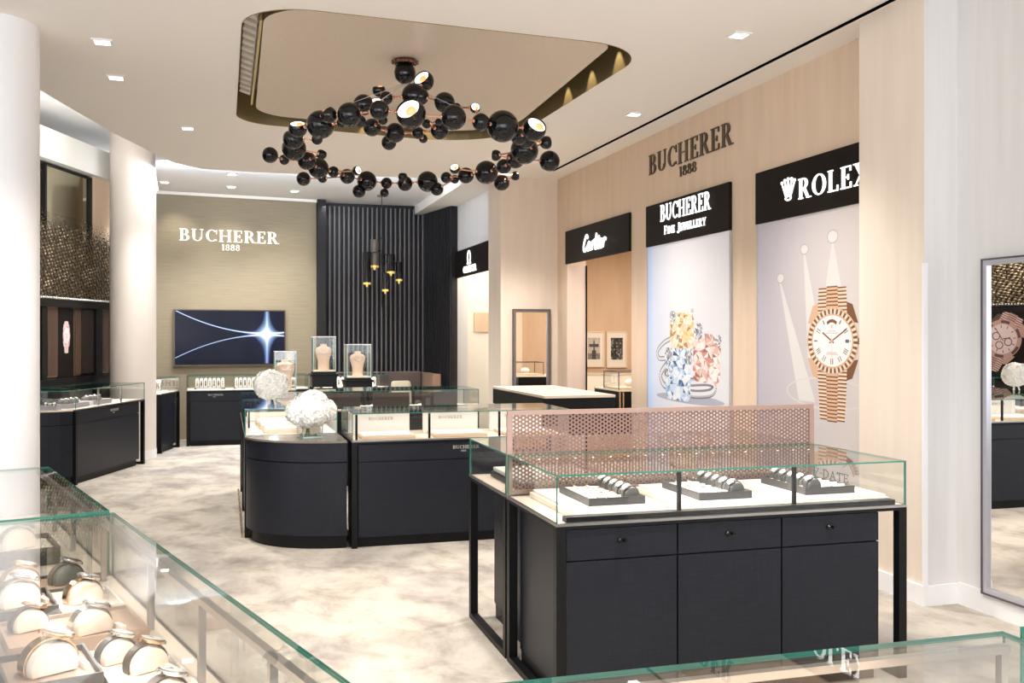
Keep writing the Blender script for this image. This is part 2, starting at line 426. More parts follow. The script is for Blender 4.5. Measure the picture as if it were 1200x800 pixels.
# ------------------------------------------------------------------ lettering (roman, drawn stroke by stroke)
def glyph(ch, s=.17, th=.055):
    """list of polygons and the advance width; cap height 1"""
    P = []
    def r(x0, z0, x1, z1): P.append([(x0, z0), (x1, z0), (x1, z1), (x0, z1)])
    def band(cx, cz, rx, rz, tx, tz, a0, a1, n=14):
        a0, a1 = math.radians(a0), math.radians(a1)
        o = ell(cx, cz, rx, rz, n, a0, a1); i = ell(cx, cz, rx - tx, rz - tz, n, a0, a1)
        m_ = len(o)
        for k in range(n): P.append([o[k], o[(k + 1) % m_], i[(k + 1) % m_], i[k]])
    def stem(x, w=s, top=True, bot=True, z0=0., z1=1.):
        r(x, z0, x + w, z1)
        if bot: r(x - .07, z0, x + w + .07, z0 + th)
        if top: r(x - .07, z1 - th, x + w + .07, z1)
    def diag(x0, z0, x1, z1, w): P.append([(x0, z0), (x0 + w, z0), (x1 + w, z1), (x1, z1)])
    w = .7
    if ch == 'B':
        stem(.08); r(.2, 0, .38, th); r(.2, .5 - th / 2, .38, .5 + th / 2); r(.2, 1 - th, .36, 1)
        band(.34, .745, .27, .255, s, th, -90, 90); band(.36, .26, .31, .26, s, th, -90, 90); w = .74
    elif ch == 'U':
        r(.08, .3, .08 + s, 1); r(.01, 1 - th, .32, 1); r(.66, .3, .66 + th, 1); r(.56, 1 - th, .80, 1)
        band(.395, .32, .315, .32, s * .85, th, 180, 360); w = .84
    elif ch in 'CG':
        band(.46, .5, .40, .5, s, th, 42, 318); r(.74, .62, .74 + th, .98)
        if ch == 'C': r(.74, .06, .74 + th * .8, .2)
        else: r(.68, 0.05, .68 + s * .8, .42); r(.6, .42 - th, .92, .42)
        w = .86
    elif ch == 'H':
        stem(.08); stem(.62); r(.2, .5 - th / 2, .64, .5 + th / 2); w = .92
    elif ch in 'EFL':
        stem(.08); w = .68
        if ch in 'EL': r(.2, 0, .60, th); r(.60 - th, 0, .62, .26)
        if ch in 'EF': r(.2, 1 - th, .58, 1); r(.58 - th, .76, .60, 1); r(.2, .5 - th / 2, .46, .5 + th / 2); r(.46 - th, .38, .47, .62)
    elif ch == 'R':
        stem(.08); r(.2, .48, .38, .48 + th); r(.2, 1 - th, .36, 1); band(.34, .74, .28, .26, s, th, -90, 90)
        diag(.56, 0, .30, .5, s); r(.54, 0, .84, th); w = .80
    elif ch == 'I': stem(.08); w = .34
    elif ch == 'N':
        r(.1, 0, .1 + th, 1); r(.0, 0, .24, th); r(.0, 1 - th, .2, 1); diag(.64, 0, .08, 1, s * .9); r(.74, 0, .74 + th, 1); r(.66, 1 - th, .9, 1); w = .9
    elif ch == 'J': stem(.24, bot=False, z0=.02); band(.16, .05, .25, .25, s, th, 180, 360); w = .54
    elif ch == 'W':
        diag(.26, 0, .04, 1, s * .85); diag(.28, 0, .5, 1, th); diag(.70, 0, .46, 1, s * .85); diag(.72, 0, .96, 1, th)
        r(-.02, 1 - th, .28, 1); r(.86, 1 - th, 1.1, 1); w = 1.1
    elif ch == 'Y':
        diag(.36, .42, .04, 1, s); diag(.44, .42, .72, 1, th); stem(.34, z1=.46, top=False); r(-.02, 1 - th, .3, 1); r(.62, 1 - th, .86, 1); w = .84
    elif ch == 'O': band(.46, .5, .42, .5, s, th, 0, 360, 28); w = .92
    elif ch == 'X':
        diag(.56, 0, .04, 1, s); diag(.06, 0, .66, 1, th); r(-.02, 1 - th, .30, 1); r(.56, 1 - th, .82, 1); r(0, 0, .24, th); r(.5, 0, .84, th); w = .84
    elif ch == 'D': stem(.08); r(.2, 0, .4, th); r(.2, 1 - th, .4, 1); band(.36, .5, .42, .5, s, th, -90, 90, 18); w = .86
    elif ch == 'A':
        diag(.06, 0, .40, 1, th); diag(.66, 0, .36, 1, s); r(.2, .3, .68, .3 + th); r(-.02, 0, .22, th); r(.56, 0, .92, th); w = .88
    elif ch == 'T': stem(.30, top=False); r(.02, 1 - th, .76, 1); r(.02, .74, .02 + th, 1); r(.76 - th, .74, .76, 1); w = .78
    elif ch == 'M':
        r(.1, 0, .1 + th, 1); diag(.46, 0, .08, 1, s * .9); diag(.5, 0, .86, 1, th); r(.86, 0, .86 + s, 1); r(0, 0, .24, th); r(.78, 0, 1.12, th); w = 1.1
    elif ch == '1': stem(.14, top=False); P.append([(.02, .82), (.14, .86), (.14, 1), (.10, 1)]); w = .46
    elif ch == '8': band(.32, .74, .25, .26, s * .8, th, 0, 360, 22); band(.32, .26, .30, .27, s * .8, th, 0, 360, 22); w = .66
    elif ch == '-': r(.04, .42, .32, .5); w = .36
    elif ch == ' ': w = .34
    return P, w
def sans(ch):
    return glyph(ch, .09, .085)
def text_mb(txt, height, width=None, depth=.012, bold=1., gap=.07, style=glyph, small=None, th=.055):
    """letters in the local xz plane, facing -y, first letter starting at x = 0"""
    mb = MB(); x = 0; polys = []
    for i, ch in enumerate(txt):
        g, w = style(ch, .17 * bold, th) if style is glyph else style(ch)
        k = small if (small and i and txt[i - 1] != ' ') else 1.
        polys += [[(x + px * k, pz * k) for px, pz in p] for p in g]
        x += (w + gap) * k
    sc = (width / (x - gap)) if width else height
    for n, p in enumerate(polys): mb.slab([(a * sc, b * height) for a, b in p], -depth - (n % 5) * 1e-5, 0)
    return mb
def stroke(mb, pts, w, y0, y1, M=None, mi=0):
    for k in range(len(pts) - 1):
        (x0, z0), (x1, z1) = pts[k], pts[k + 1]
        d = math.hypot(x1 - x0, z1 - z0) or 1e-6; nx, nz = -(z1 - z0) / d * w / 2, (x1 - x0) / d * w / 2
        ex, ez = (x1 - x0) / d * w * .3, (z1 - z0) / d * w * .3
        mb.slab([(x0 + nx - ex, z0 + nz - ez), (x0 - nx - ex, z0 - nz - ez), (x1 - nx + ex, z1 - nz + ez), (x1 + nx + ex, z1 + nz + ez)], y0 - k * 1e-5, y1, mi, M)

# ================================================================== THE SETTING
def fillet(corners, radii, n=10):
    out = []
    k = len(corners)
    for i in range(k):
        p = Vector(corners[i]); a = (Vector(corners[i - 1]) - p).normalized(); b = (Vector(corners[(i + 1) % k]) - p).normalized()
        r = radii[i]; half = a.angle(b) / 2; d = r / math.tan(half)
        c = p + (a + b).normalized() * (r / math.sin(half))
        p0, p1 = p + a * d - c, p + b * d - c
        ang = p0.angle_signed(p1)
        for j in range(n + 1):
            q = p0.copy(); q.rotate(Matrix.Rotation(-ang * j / n, 2)); out.append((c.x + q.x, c.y + q.y))
    return out
struct(MB().box(-7, 9.5, -3, 18.5, -.06, 0).build('floor', 'carpet'))

HOLE = fillet([(.10, 6.29), (2.95, 6.48), (2.85, 10.27), (.09, 9.83)], [.42, .52, .85, .42])
EDGE = [(3.08, 16.9), (3.08, 12.32), (3.0, 12.5), (2.74, 12.62), (1.86, 12.73), (1.05, 12.78), (.36, 12.8), (-.30, 12.72), (-.62, 12.35),
        (-.79, 11.76), (-1.09, 10.77), (-1.32, 9.80), (-1.52, 8.95), (-2.4, 5.5), (-3.6, 2.5), (-6, 0)]
OUT = [(-6, -3), (4.4, -3), (4.4, 16.9)] + EDGE
mb = MB()
pl = [[Vector((*p, 0)) for p in OUT], [Vector((*p, 0)) for p in HOLE]]
allp = OUT + HOLE
mb.add([(x, y, 3.66) for x, y in allp], [tuple(t) for t in tessellate_polygon(pl)])
n = len(EDGE)                                     # fascia of the curved drop edge
mb.add([(x, y, 3.66) for x, y in EDGE] + [(x, y, 3.82) for x, y in EDGE], [(i, i + 1, n + i + 1, n + i) for i in range(n - 1)])
struct(mb.build('ceiling', 'ceiling', normals=False))
mb = MB(); n = len(HOLE)                          # the lit trough round the floating panel
mb.add([(x, y, 3.655) for x, y in HOLE] + [(x, y, 3.98) for x, y in HOLE], [(i, (i + 1) % n, n + (i + 1) % n, n + i) for i in range(n)])
mb.add([(x, y, 3.98) for x, y in HOLE], [tuple(range(n))])
struct(mb.build('recess_ceiling', 'bronze_trim'))
PANEL = fillet([(.235, 6.40), (2.68, 6.56), (2.80, 9.98), (.265, 9.64)], [.36, .2, .75, .40])
mb = MB(); mb.prism(PANEL, 3.70, 3.74, 0, side=1)
mb.box(.75, .80, 7.0, 7.05, 3.74, 3.98, 1); mb.box(2.2, 2.25, 9.0, 9.05, 3.74, 3.98, 1); mb.box(.75, .80, 9.0, 9.05, 3.74, 3.98, 1); mb.box(2.2, 2.25, 7.0, 7.05, 3.74, 3.98, 1)
struct(mb.build('ceiling_panel', ['panel_silk', 'bronze_trim']))
mb = MB()
for k in range(14):
    y = 6.85 + k * .165
    mb.tube((.125, y, 3.80), (.215, y, 3.77), .045, 8)
struct(mb.build('trim_1', 'rib_cream', smooth=True))
struct(MB().box(.215, .232, 6.75, 9.25, 3.70, 3.80).build('trim_2', 'gold_trim'))
STEP = [(-.775, 11.85), (-.90, 13.75), (-1.05, 17.4)]
struct(MB().prism([(-.76, 11.6), (3.6, 11.6), (3.6, 17.4)] + STEP[::-1], 3.80, 3.88).build('bay_ceiling', 'ceiling_cool_tint'))
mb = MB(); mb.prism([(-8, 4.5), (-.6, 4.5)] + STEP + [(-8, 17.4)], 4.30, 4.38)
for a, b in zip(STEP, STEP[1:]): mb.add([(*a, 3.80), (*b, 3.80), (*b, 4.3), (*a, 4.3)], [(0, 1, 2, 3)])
struct(mb.build('ceiling_left', 'ceiling_cool_tint'))
struct(MB().box(3.908, 3.938, -3, 11.62, 3.652, 3.659).build('trim_3', 'black_slot'))

# right wall: near mirror wall, pilaster, sign wall with the doorway
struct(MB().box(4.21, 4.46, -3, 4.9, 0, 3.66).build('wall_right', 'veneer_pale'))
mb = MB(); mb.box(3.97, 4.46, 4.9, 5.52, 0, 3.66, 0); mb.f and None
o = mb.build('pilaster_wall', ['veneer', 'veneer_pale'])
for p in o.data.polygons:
    if p.normal.y < -.9: p.material_index = 1  # near face takes the paler copy, daylight set in its colour
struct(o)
mb = MB(); mb.box(4.21, 4.46, 5.52, 9.831, 0, 3.66); mb.box(4.21, 4.46, 11.904, 12.3, 0, 3.66); mb.box(4.21, 4.46, 9.831, 11.904, 2.93, 3.66)
struct(mb.build('sign_wall', 'veneer_warm'))
mb = MB(); mb.box(3.43, 4.46, 12.3, 12.92, 0, 3.66)
struct(mb.build('pillar_wall', 'veneer'))
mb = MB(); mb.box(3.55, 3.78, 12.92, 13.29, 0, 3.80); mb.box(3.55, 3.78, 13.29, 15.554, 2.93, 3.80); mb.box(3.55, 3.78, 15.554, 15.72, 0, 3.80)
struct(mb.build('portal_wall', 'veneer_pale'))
struct(MB().box(4.192, 4.209, -3, 4.88, 0, .13).build('baseboard_right', 'white_paint'))
mb = MB(); mb.box(3.952, 3.969, 4.88, 5.52, 0, .12); mb.box(3.969, 4.209, 4.881, 4.899, 0, .12)
struct(mb.build('pilaster_baseboard', 'white_paint'))
struct(MB().box(3.955, 3.985, 4.884, 4.8995, .121, 2.03).build('trim_4', 'white_paint'))
# shop-in-shop room behind the tan doorway
mb = MB(); mb.box(4.605, 8.5, 14.0, 14.15, 0, 3.0); mb.box(8.4, 8.55, 8.5, 14.0, 0, 3.0); mb.box(4.46, 8.5, 8.4, 8.5, 0, 3.0)
struct(mb.build('tan_room_wall', 'room_tan'))
struct(MB().box(4.46, 8.5, 8.5, 14.0, 2.93, 3.0).build('tan_room_ceiling', 'ceiling'))
mb = MB(); mb.box(4.2, 4.46, 11.886, 11.903, 0, 2.50)
struct(mb.build('trim_5', 'jamb'))
struct(MB().box(4.452, 4.468, 11.872, 11.8855, 0, 2.50).build('trim_9', 'black_slot'))
# cream room behind the far portal
mb = MB(); mb.box(3.78, 4.6, 15.75, 15.9, 0, 3.3); mb.box(4.46, 4.6, 12.92, 15.75, 0, 3.3)
struct(mb.build('cream_room_wall', 'room_cream'))
struct(MB().box(3.93, 4.45, 15.72, 15.749, 1.66, 1.98).build('trim_6', 'room_tan'))
struct(MB().box(3.78, 4.6, 12.92, 15.75, 3.3, 3.36).build('cream_room_ceiling', 'ceiling_cool_tint'))

# back wall with grasscloth, turned eight degrees
BW = (.13, 16.0, 0); BR = math.radians(8)
struct(MB().box(-2.6, 1.29, 0, .15, 0, 3.80).build('wall_back', 'grasscloth', loc=BW, rotz=BR))
struct(MB().box(-2.6, 1.29, -.03, -.001, 3.755, 3.799).build('trim_7', 'ceiling', loc=BW, rotz=BR))
struct(MB().box(1.29, 1.42, -.10, .45, 0, 3.80).build('trim_8', 'slat_dark', loc=BW, rotz=BR))
mb = MB(); mb.box(1.42, 3.30, 16.50, 16.6, 0, 3.80)
x = 1.475
while x < 3.2:                                    # upright fins with paler front faces
    mb.box(x, x + .030, 16.435, 16.50, 0, 3.74); mb.box(x + .001, x + .029, 16.430, 16.4345, 0, 3.74, 1); x += .078
mb.box(3.22, 3.34, 16.40, 16.55, 0, 3.8)
d = Vector((.21, -1.16)).normalized(); nn = Vector((-d.y, d.x))
a, b = Vector((3.24, 16.46)), Vector((3.455, 15.26))
mb.prism([tuple(a), tuple(b), tuple(b + nn * .09), tuple(a + nn * .09)], 0, 3.80)
for k in range(14):
    c = a + (b - a) * (k + .5) / 14 - nn * .01
    mb.prism([(c.x - .02, c.y - .03), (c.x + .02, c.y - .03), (c.x + .02, c.y + .03), (c.x - .02, c.y + .03)], 0, 3.78)
struct(mb.build('niche_wall', ['slat_dark', 'slat_face']))

# left wall: dark wood below, chain curtain over bronzed facade glass, pale header
LP = (-2.35, 11.6, 0); LR = math.atan2(.948, .318)
mb = MB(); mb.box(-7.5, 3.4, .05, .2, 0, 2.03)
stiles = [(-7.5, -6.9), (-5.9, -5.75), (-4.2, -4.05), (-2.5, -2.35), (-1.05, -.9), (.93, 1.045), (2.29, 2.47)]
for s0, s1 in stiles: mb.box(s0, s1, 0, .05, 0, 2.03, 2)
for s0, s1 in [(-5.7, -4.3), (-4.0, -2.6), (-2.3, -1.1), (-.85, -.5), (.5, .88), (1.10, 1.335), (1.77, 1.92), (2.49, 2.69), (2.75, 3.3)]:
    mb.box(s0, s1, .02, .05, 1.12, 1.93, 1)
    mb.box(s0 - .012, s1 + .012, .035, .05, 1.10, 1.945, 3)
mb.box(1.945, 2.275, .025, .05, 1.12, 1.93, 0)
mb.box(-7.5, 3.4, -.02, .05, 1.94, 2.03, 2); mb.box(-7.5, 3.4, -.02, .05, .95, 1.08, 2)
struct(mb.build('wall_left', ['wood_dark', 'wood_brown', 'black_metal', 'bronze_trim'], loc=LP, rotz=LR))
mulls = [-7.5, -5.2, -3.0, -1.2, 1.079, 2.222]
for i in range(5):
    a, b = mulls[i], mulls[i + 1]
    o = bpy.data.objects.new('window_%d' % (i + 1), None); col.objects.link(o); o.location = LP; o.rotation_euler = (0, 0, LR); struct(o)
    MB().box(a + .022, b - .022, .06, .075, 2.05, 3.64).build('window_pane', 'facade_glass', o)
    mb = MB(); mb.box(b - .022, b + .022, .03, .10, 2.05, 3.64); mb.box(a + .022, b - .022, .04, .09, 3.62, 3.645); mb.box(a + .022, b - .022, .04, .09, 2.035, 2.05)
    mb.build('window_frame', 'black_metal', o)
struct(MB().box(2.245, 3.4, .04, .2, 2.035, 3.66).build('left_end_wall', 'veneer_warm', loc=LP, rotz=LR))
struct(MB().box(-7.5, 3.4, -.06, .2, 3.66, 4.02).build('header_wall', 'header', loc=LP, rotz=LR))
struct(MB().box(-7.5, 3.4, 1.6, 1.7, 0, 4.25).build('outer_wall', 'veneer', loc=LP, rotz=LR))
mb = MB(); mb.add([(-7.5, 0, 0), (3.4, 0, 0), (3.4, 0, 1.06), (-7.5, 0, 1.06)], [(0, 1, 2, 3)])
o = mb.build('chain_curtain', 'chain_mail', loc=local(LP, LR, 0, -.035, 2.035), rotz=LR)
tag(o, 'shimmering metal chain curtain hanging over the upper glass of the left wall', 'curtain')
mb = MB()
x = -7.4
while x < 3.3: mb.ball((x, 0, .012), .017, 8, 6); x += .045
mb.build('bead_fringe', 'watch_steel', o, smooth=True)['kind'] = 'stuff'

# columns
struct(MB().lathe([(.286, 0), (.286, 4.29)], 48).build('column', 'column_paint', smooth=True, loc=(-1.17, 13.75, 0)))
struct(MB().lathe([(.292, 0), (.292, .11)], 48).build('column_baseboard', 'white_paint', smooth=True, loc=(-1.17, 13.75, 0)))
struct(MB().lathe([(.30, 0), (.30, 3.66)], 48).build('near_column', 'column_white', smooth=True, loc=(-1.503, 7.207, 0)))

# ------------------------------------------------------------------ recessed downlights
def downlight(u, v, z, label, watts, size=.10, cone=100):
    p = at_z(u, v, z)
    t = thing('downlight', label, 'ceiling light', (p.x, p.y, z - .014), 0, 'square downlights recessed in the ceiling')
    s = size / 2
    mb = MB(); mb.box(-s - .018, s + .018, -s - .018, -s, 0, .012); mb.box(-s - .018, s + .018, s, s + .018, 0, .012)
    mb.box(-s - .018, -s, -s, s, 0, .012); mb.box(s, s + .018, -s, s, 0, .012)
    mb.build('trim_ring', 'lamp_trim', t)
    MB().box(-s, s, -s, s, .004, .010).build('lens', 'lamp_lens', t)
    if watts:
        l = bpy.data.lights.new('spot', 'SPOT'); l.energy = watts; l.spot_size = math.radians(cone); l.spot_blend = .7; l.shadow_soft_size = .06; l.color = (1, .93, .84)
        lo = bpy.data.objects.new('spot', l); col.objects.link(lo); lo.location = (p.x, p.y, z - .03)
    return t
DL = [(120, 48, 3.66, 'nearest square downlight, upper left of the beige ceiling'), (136, 90, 3.66, 'second square downlight behind the nearest one on the left of the ceiling'),
      (220, 149.5, 3.66, 'square downlight between the left column and the bronze ceiling recess'), (866, 40, 3.66, 'square downlight nearest the camera beside the black ceiling slot'),
      (743, 133, 3.66, 'small square downlight by the black slot above the dark lettering'), (193, 213, 3.8, 'bright downlight in the white bay ceiling next to the round column'),
      (271, 218.5, 3.8, 'bright downlight above the pale lettering on the grasscloth wall'), (345, 223.5, 3.8, 'bright downlight near the dark pleated niche'),
      (272, 203.5, 3.66, 'faint small downlight at the curved drop edge of the ceiling')]
# ================================================================== GLASS-TOPPED DISPLAY COUNTERS
def pane(parent, name, x0, x1, y0, y1, z0, z1, ax, e='pane_edge'):
    return MB().box(x0, x1, y0, y1, z0, z1, 0, edge=(ax, 1)).build(name, ['pane', e], parent)
HZ, GZ = .81, 1.015
def glass_case(root, x0, x1, y0, y1, z0=HZ, z1=GZ, t=.007, posts=(), rail=True, pm='steel', e='pane_edge', py=.045, midrail=False):
    pane(root, 'glass_top', x0, x1, y0, y1, z1 - t, z1, 2, e)
    a, b = z0, z1 - t - .0005
    pane(root, 'glass_front', x0, x1, y0, y0 + t, a, b, 1, e)
    pane(root, 'glass_back', x0, x1, y1 - t, y1, a, b, 1, e)
    pane(root, 'glass_side', x0, x0 + t, y0 + t + .0005, y1 - t - .0005, a, b, 0, e)
    pane(root, 'glass_side', x1 - t, x1, y0 + t + .0005, y1 - t - .0005, a, b, 0, e)
    for px in posts:
        MB().box(px - .008, px + .008, y0 + py - .008, y0 + py + .008, z0, z1 - t - .006).build('post', pm, root)
    if rail:
        MB().box(x0 + .03, x1 - .03, y0 + py - .009, y0 + py + .009, z1 - t - .018, z1 - t - .003).build('light_rail', pm, root)
def counter(name, label, loc, rotz, L, D, mods=3, posts=None, rail=True, pm='steel', open_right=.10, group='glass topped display counters', lettering=None, locks=False, deck='deck', legs=True, e='pane_edge'):
    """front at y = 0, seen from the front x runs left to right; returns the thing"""
    t = thing(name, label, 'display counter', loc, rotz, group)
    f = .042
    mb = MB()
    for x in (0, L - f):
        mb.box(x, x + f, 0, f, 0, HZ - .026); mb.box(x, x + f, D - f, D, 0, HZ - .026); mb.box(x, x + f, f, D - f, 0, .03)
    mb.box(0, L, 0, f, HZ - .026, HZ - .012); mb.box(0, L, D - f, D, HZ - .026, HZ - .012)
    mb.box(0, f, f, D - f, HZ - .026, HZ - .012); mb.box(L - f, L, f, D - f, HZ - .026, HZ - .012)
    mb.build('frame', 'black_metal', t)
    mb = MB(); mb.box(.012, L - .012, .012, D - .012, HZ - .012, HZ - .001, 0); mb.build('deck', deck, t)
    mb = MB(); e_ = .012
    mb.box(0, L, 0, e_, HZ - .012, HZ); mb.box(0, L, D - e_, D, HZ - .012, HZ); mb.box(0, e_, e_, D - e_, HZ - .012, HZ); mb.box(L - e_, L, e_, D - e_, HZ - .012, HZ)
    mb.build('deck_rim', 'steel', t)
    x0, x1 = f + .006, L - f - open_right
    w = (x1 - x0) / mods
    for i in range(mods):
        a, b = x0 + i * w, x0 + (i + 1) * w
        c = MB().box(a + .002, b - .002, .03, D - .06, .075, HZ - .030).build('cabinet', 'counter_cloth', t)
        MB().box(a + .002, b - .002, .05, D - .08, .0, .075).build('plinth', 'black_metal', c)
        MB().box(a + .004, b - .004, .012, .029, .65, HZ - .031).build('drawer_front', 'counter_cloth', c)
        MB().box(a + .004, b - .004, .012, .029, .08, .643).build('door_front', 'counter_cloth', c)
        if locks:
            mb = MB(); M = Matrix.Translation((a + w * .47, .012, HZ - .085)) @ Matrix.Rotation(PI / 2, 4, 'X')
            mb.lathe([(.011, 0), (.011, .010), (.006, .016)], 12, 0, M); mb.box(a + w * .47 + .014, a + w * .47 + .026, -.012, .012, HZ - .090, HZ - .078)
            mb.build('lock', 'lock', c, smooth=True)
    if lettering is not None:
        lx, lm = lettering
        mb = text_mb('BUCHERER', .026, .21, .002); mb.build('lettering', lm, t, loc=(lx, .0118, .725))
        mb = text_mb('1888', .013, .04, .002); mb.build('lettering', lm, t, loc=(lx + .065, .0118, .702))
    if posts is None: posts = [x0 + w * k for k in range(1, mods)]
    glass_case(t, 0.002, L - .002, .002, D - .002, posts=posts, rail=rail, pm=pm, e=e)
    return t

AX, AY, AL, AD = 1.327, 3.891, 1.73, .754
PI2 = PI
A1 = counter('display_counter', 'blue-black display counter with three locked drawers in front of the bronze screen', (AX, AY, 0), 0, AL, AD, posts=[.585, 1.16], rail=False, pm='black_metal', locks=True)
for k in range(18):
    MB().tube((.06 + k * .095, AD - .035, .988), (.06 + k * .095, AD - .035, .992), .0045, 8).build('led', 'lamp_lens', A1)
MB().box(.03, AL - .03, AD - .045, AD - .025, .9925, 1.003).build('led_strip', 'bronze_trim', A1)
MB().box(.05, AL - .05, .018, .07, HZ + .0005, HZ + .022).build('front_ledge', 'deck_black', A1)
A2 = counter('display_counter', 'display counter behind the bronze screen, its black frame legs at the left', (AX + AL, 5.43, 0), PI, AL, .754, rail=False, pm='black_metal')
B_ = counter('display_counter', 'dark counter in the middle with white lettered display boards, right of the curved counter', (.905, 7.40, 0), 0, AL, .72, rail=False, pm='black_metal', lettering=(.778, 'letter_grey'), posts=[.04, .60, 1.16], mods=1)
D_ = counter('display_counter', 'counter with dark-backed boards standing behind the middle counter', (2.66, 11.14, 0), PI, AL, .72, rail=False, pm='black_metal', posts=[.60, 1.16])
E1 = counter('display_counter', 'dark counter under the wall television with white jewellery stands', (-.55, 14.9, 0), 0, 1.73, .66, mods=1, rail=False, pm='black_metal', lettering=(.30, 'letter_grey'), open_right=.02)
E3 = counter('display_counter', 'counter in front of the dark pleated niche with white jewellery', (1.24, 14.75, 0), 0, 1.12, .62, mods=2, rail=False, pm='black_metal', open_right=.02)
E2r = math.atan2(.968, .25)
E2 = counter('display_counter', 'short dark counter behind the round column at the far left', (-.84, 14.08, 0), E2r, .80, .58, mods=1, rail=False, pm='black_metal', open_right=.10)
LCr = math.atan2(.948, .318); LCo = (-1.54, 11.36, 0)
L1 = counter('display_counter', 'dark counter along the left wall in front of the round column', LCo, LCr, 1.78, .68, mods=1, rail=False, pm='steel', lettering=(.85, 'letter_grey'), open_right=.10, posts=[.62, 1.2])
FLr = math.atan2(.956, -.293)
F1 = counter('display_counter', 'nearly empty glass counter at the left edge, behind the watch counter', (-.372, 3.527, 0), FLr, 1.32, .70, posts=[.42, .85], rail=True)
F2 = counter('display_counter', 'glass counter full of cushioned watches in the left foreground', (.29, 1.385, 0), FLr, 2.2, .66, posts=[.55, 1.02, 1.50, 2.13], rail=True)
F3 = counter('display_counter', 'glass counter with cream watch cushions along the bottom right edge', (1.478, 1.596, 0), PI, 1.06, .62, posts=[.045, 1.0], rail=True)
F4 = counter('display_counter', 'glass counter corner just showing at the right edge of the frame', (2.62, 1.61, 0), PI, 1.09, .62, rail=False)

# curved counter in the middle, one solid quarter-round end and two glass cases behind it
CXa, CXb = .14, .87
t = thing('curved_counter', 'round-fronted dark counter with a bare top carrying the white flowers', 'counter', (CXb, 8.02, 0), 0)
q = [(-.73 * math.cos(a), -.61 * math.sin(a)) for a in [PI / 2 * i / 18 for i in range(19)]]
quarter = q + [(0, 0)]
def off(poly, k): return [(x * k, y * k) for x, y in poly]
MB().prism(off(quarter, .985), .10, .645).build('lower_panel', 'counter_cloth', t, smooth=True)
MB().prism(off(quarter, .985), .652, .795).build('upper_panel', 'counter_cloth', t, smooth=True)
MB().prism(off(quarter, .972), .645, .652).build('shadow_gap', 'black_slot', t, smooth=True)
MB().prism(off(quarter, .93), 0, .10).build('plinth', 'black_metal', t, smooth=True)
MB().prism(quarter, .795, .81).build('worktop', 'counter_top', t, smooth=True)
C1 = counter('display_counter', 'glass case with white trays joined behind the round-fronted counter', (CXa, 9.31, 0), -PI / 2, 1.27, .73, mods=2, rail=False, pm='black_metal', open_right=.03, deck='white_pad')
C2 = counter('display_counter', 'rearmost glass case in the row behind the round-fronted counter', (CXa, 10.47, 0), -PI / 2, 1.14, .73, mods=2, rail=False, pm='black_metal', open_right=.03)
for c, ln in ((C1, 1.27), (C2, 1.14)):
    MB().box(.02, ln - .02, -.028, -.012, .0, .03).build('foot_rail', 'brass_edge', c)

# curved end of the left counter
t = thing('curved_counter', 'curved dark glass-topped counter end beside the left wall, partly behind the white column', 'counter', (-1.553, 11.335, 0), 0)
q = [(-.01, 0), (-.12, -.075), (-.24, -.115), (-.38, -.105), (-.52, -.03), (-.64, .10), (-.64, .22)]
ctr = (-.32, .12)
def ins(k): return [(ctr[0] + (x - ctr[0]) * k, ctr[1] + (y - ctr[1]) * k) for x, y in q]
MB().prism(ins(.98), .10, .645).build('lower_panel', 'counter_cloth', t)
MB().prism(ins(.98), .652, .795).build('upper_panel', 'counter_cloth', t)
MB().prism(ins(.965), .645, .652).build('shadow_gap', 'black_slot', t)
MB().prism(ins(.93), 0, .10).build('plinth', 'black_metal', t)
MB().prism(q, .795, .81).build('deck', 'deck', t)
mb = MB(); mb.prism(q, 1.007, 1.015, 0, side=1); mb.build('glass_top', ['pane', 'pane_edge'], t)
mb = MB()
for i in range(len(q) - 2):
    (x0, y0), (x1, y1) = q[i], q[i + 1]
    mb.add([(x0, y0, .81), (x1, y1, .81), (x1, y1, 1.007), (x0, y0, 1.007)], [(0, 1, 2, 3)])
mb.build('glass_front', 'pane', t)

# perforated bronze screen standing between the two foreground counters
t = thing('screen', 'perforated rose-bronze metal screen standing along the back of the foreground counter', 'screen', (AX + .02, 4.662, 0), 0)
SW = AL - .03
mb = MB(); mb.add([(0, 0, .835), (SW, 0, .835), (SW, 0, 1.205), (0, 0, 1.205)], [(0, 1, 2, 3)])
mb.build('mesh_panel', 'copper_lattice', t)
MATS['bronze_frame'] = mat('bronze_frame', (.42, .285, .235), .35, .5)
mb = MB(); mb.box(-.014, SW + .014, -.008, .008, 1.205, 1.228); mb.box(-.016, .012, -.008, .008, .79, 1.205); mb.box(SW - .012, SW + .016, -.008, .008, .79, 1.205)
mb.box(.012, SW - .012, -.008, .008, .815, .835)
mb.build('screen_frame', 'bronze_frame', t)

# dark table with a stone top by the doorway
t = thing('table', 'long dark table with a pale stone top in front of the tan doorway', 'table', (3.03, 9.26, 0), 0)
MB().box(0, .76, 0, 1.98, .975, 1.0).build('tabletop', 'stone_top', t)
MB().box(.006, .754, .006, 1.974, .80, .974).build('apron', 'black_metal', t)
for x in (.02, .64):
    for y in (.02, 1.86): MB().box(x, x + .1, y, y + .1, 0, .80).build('leg', 'black_metal', t)
MB().box(.12, .64, .12, 1.86, 0, .80).build('body', 'counter_cloth', t)
t = thing('cabinet', 'black cabinet with brass edges standing in the tan doorway', 'cabinet', (4.13, 9.98, 0), 0)
MB().box(0, .7, 0, .75, .06, .985).build('body', 'black_metal', t)
MB().box(-.005, .705, -.005, .755, .985, 1.0).build('worktop', 'stone_top', t)
for x in (0, .04): MB().box(x - .004, x + .012, -.012, -.001, .06, .98).build('edge_strip', 'brass_edge', t)
MB().box(.02, .68, .02, .73, 0, .06).build('plinth', 'black_metal', t)
t = thing('counter', 'low cream counter inside the tan room below the two pictures', 'counter', (4.72, 13.2, 0), 0)
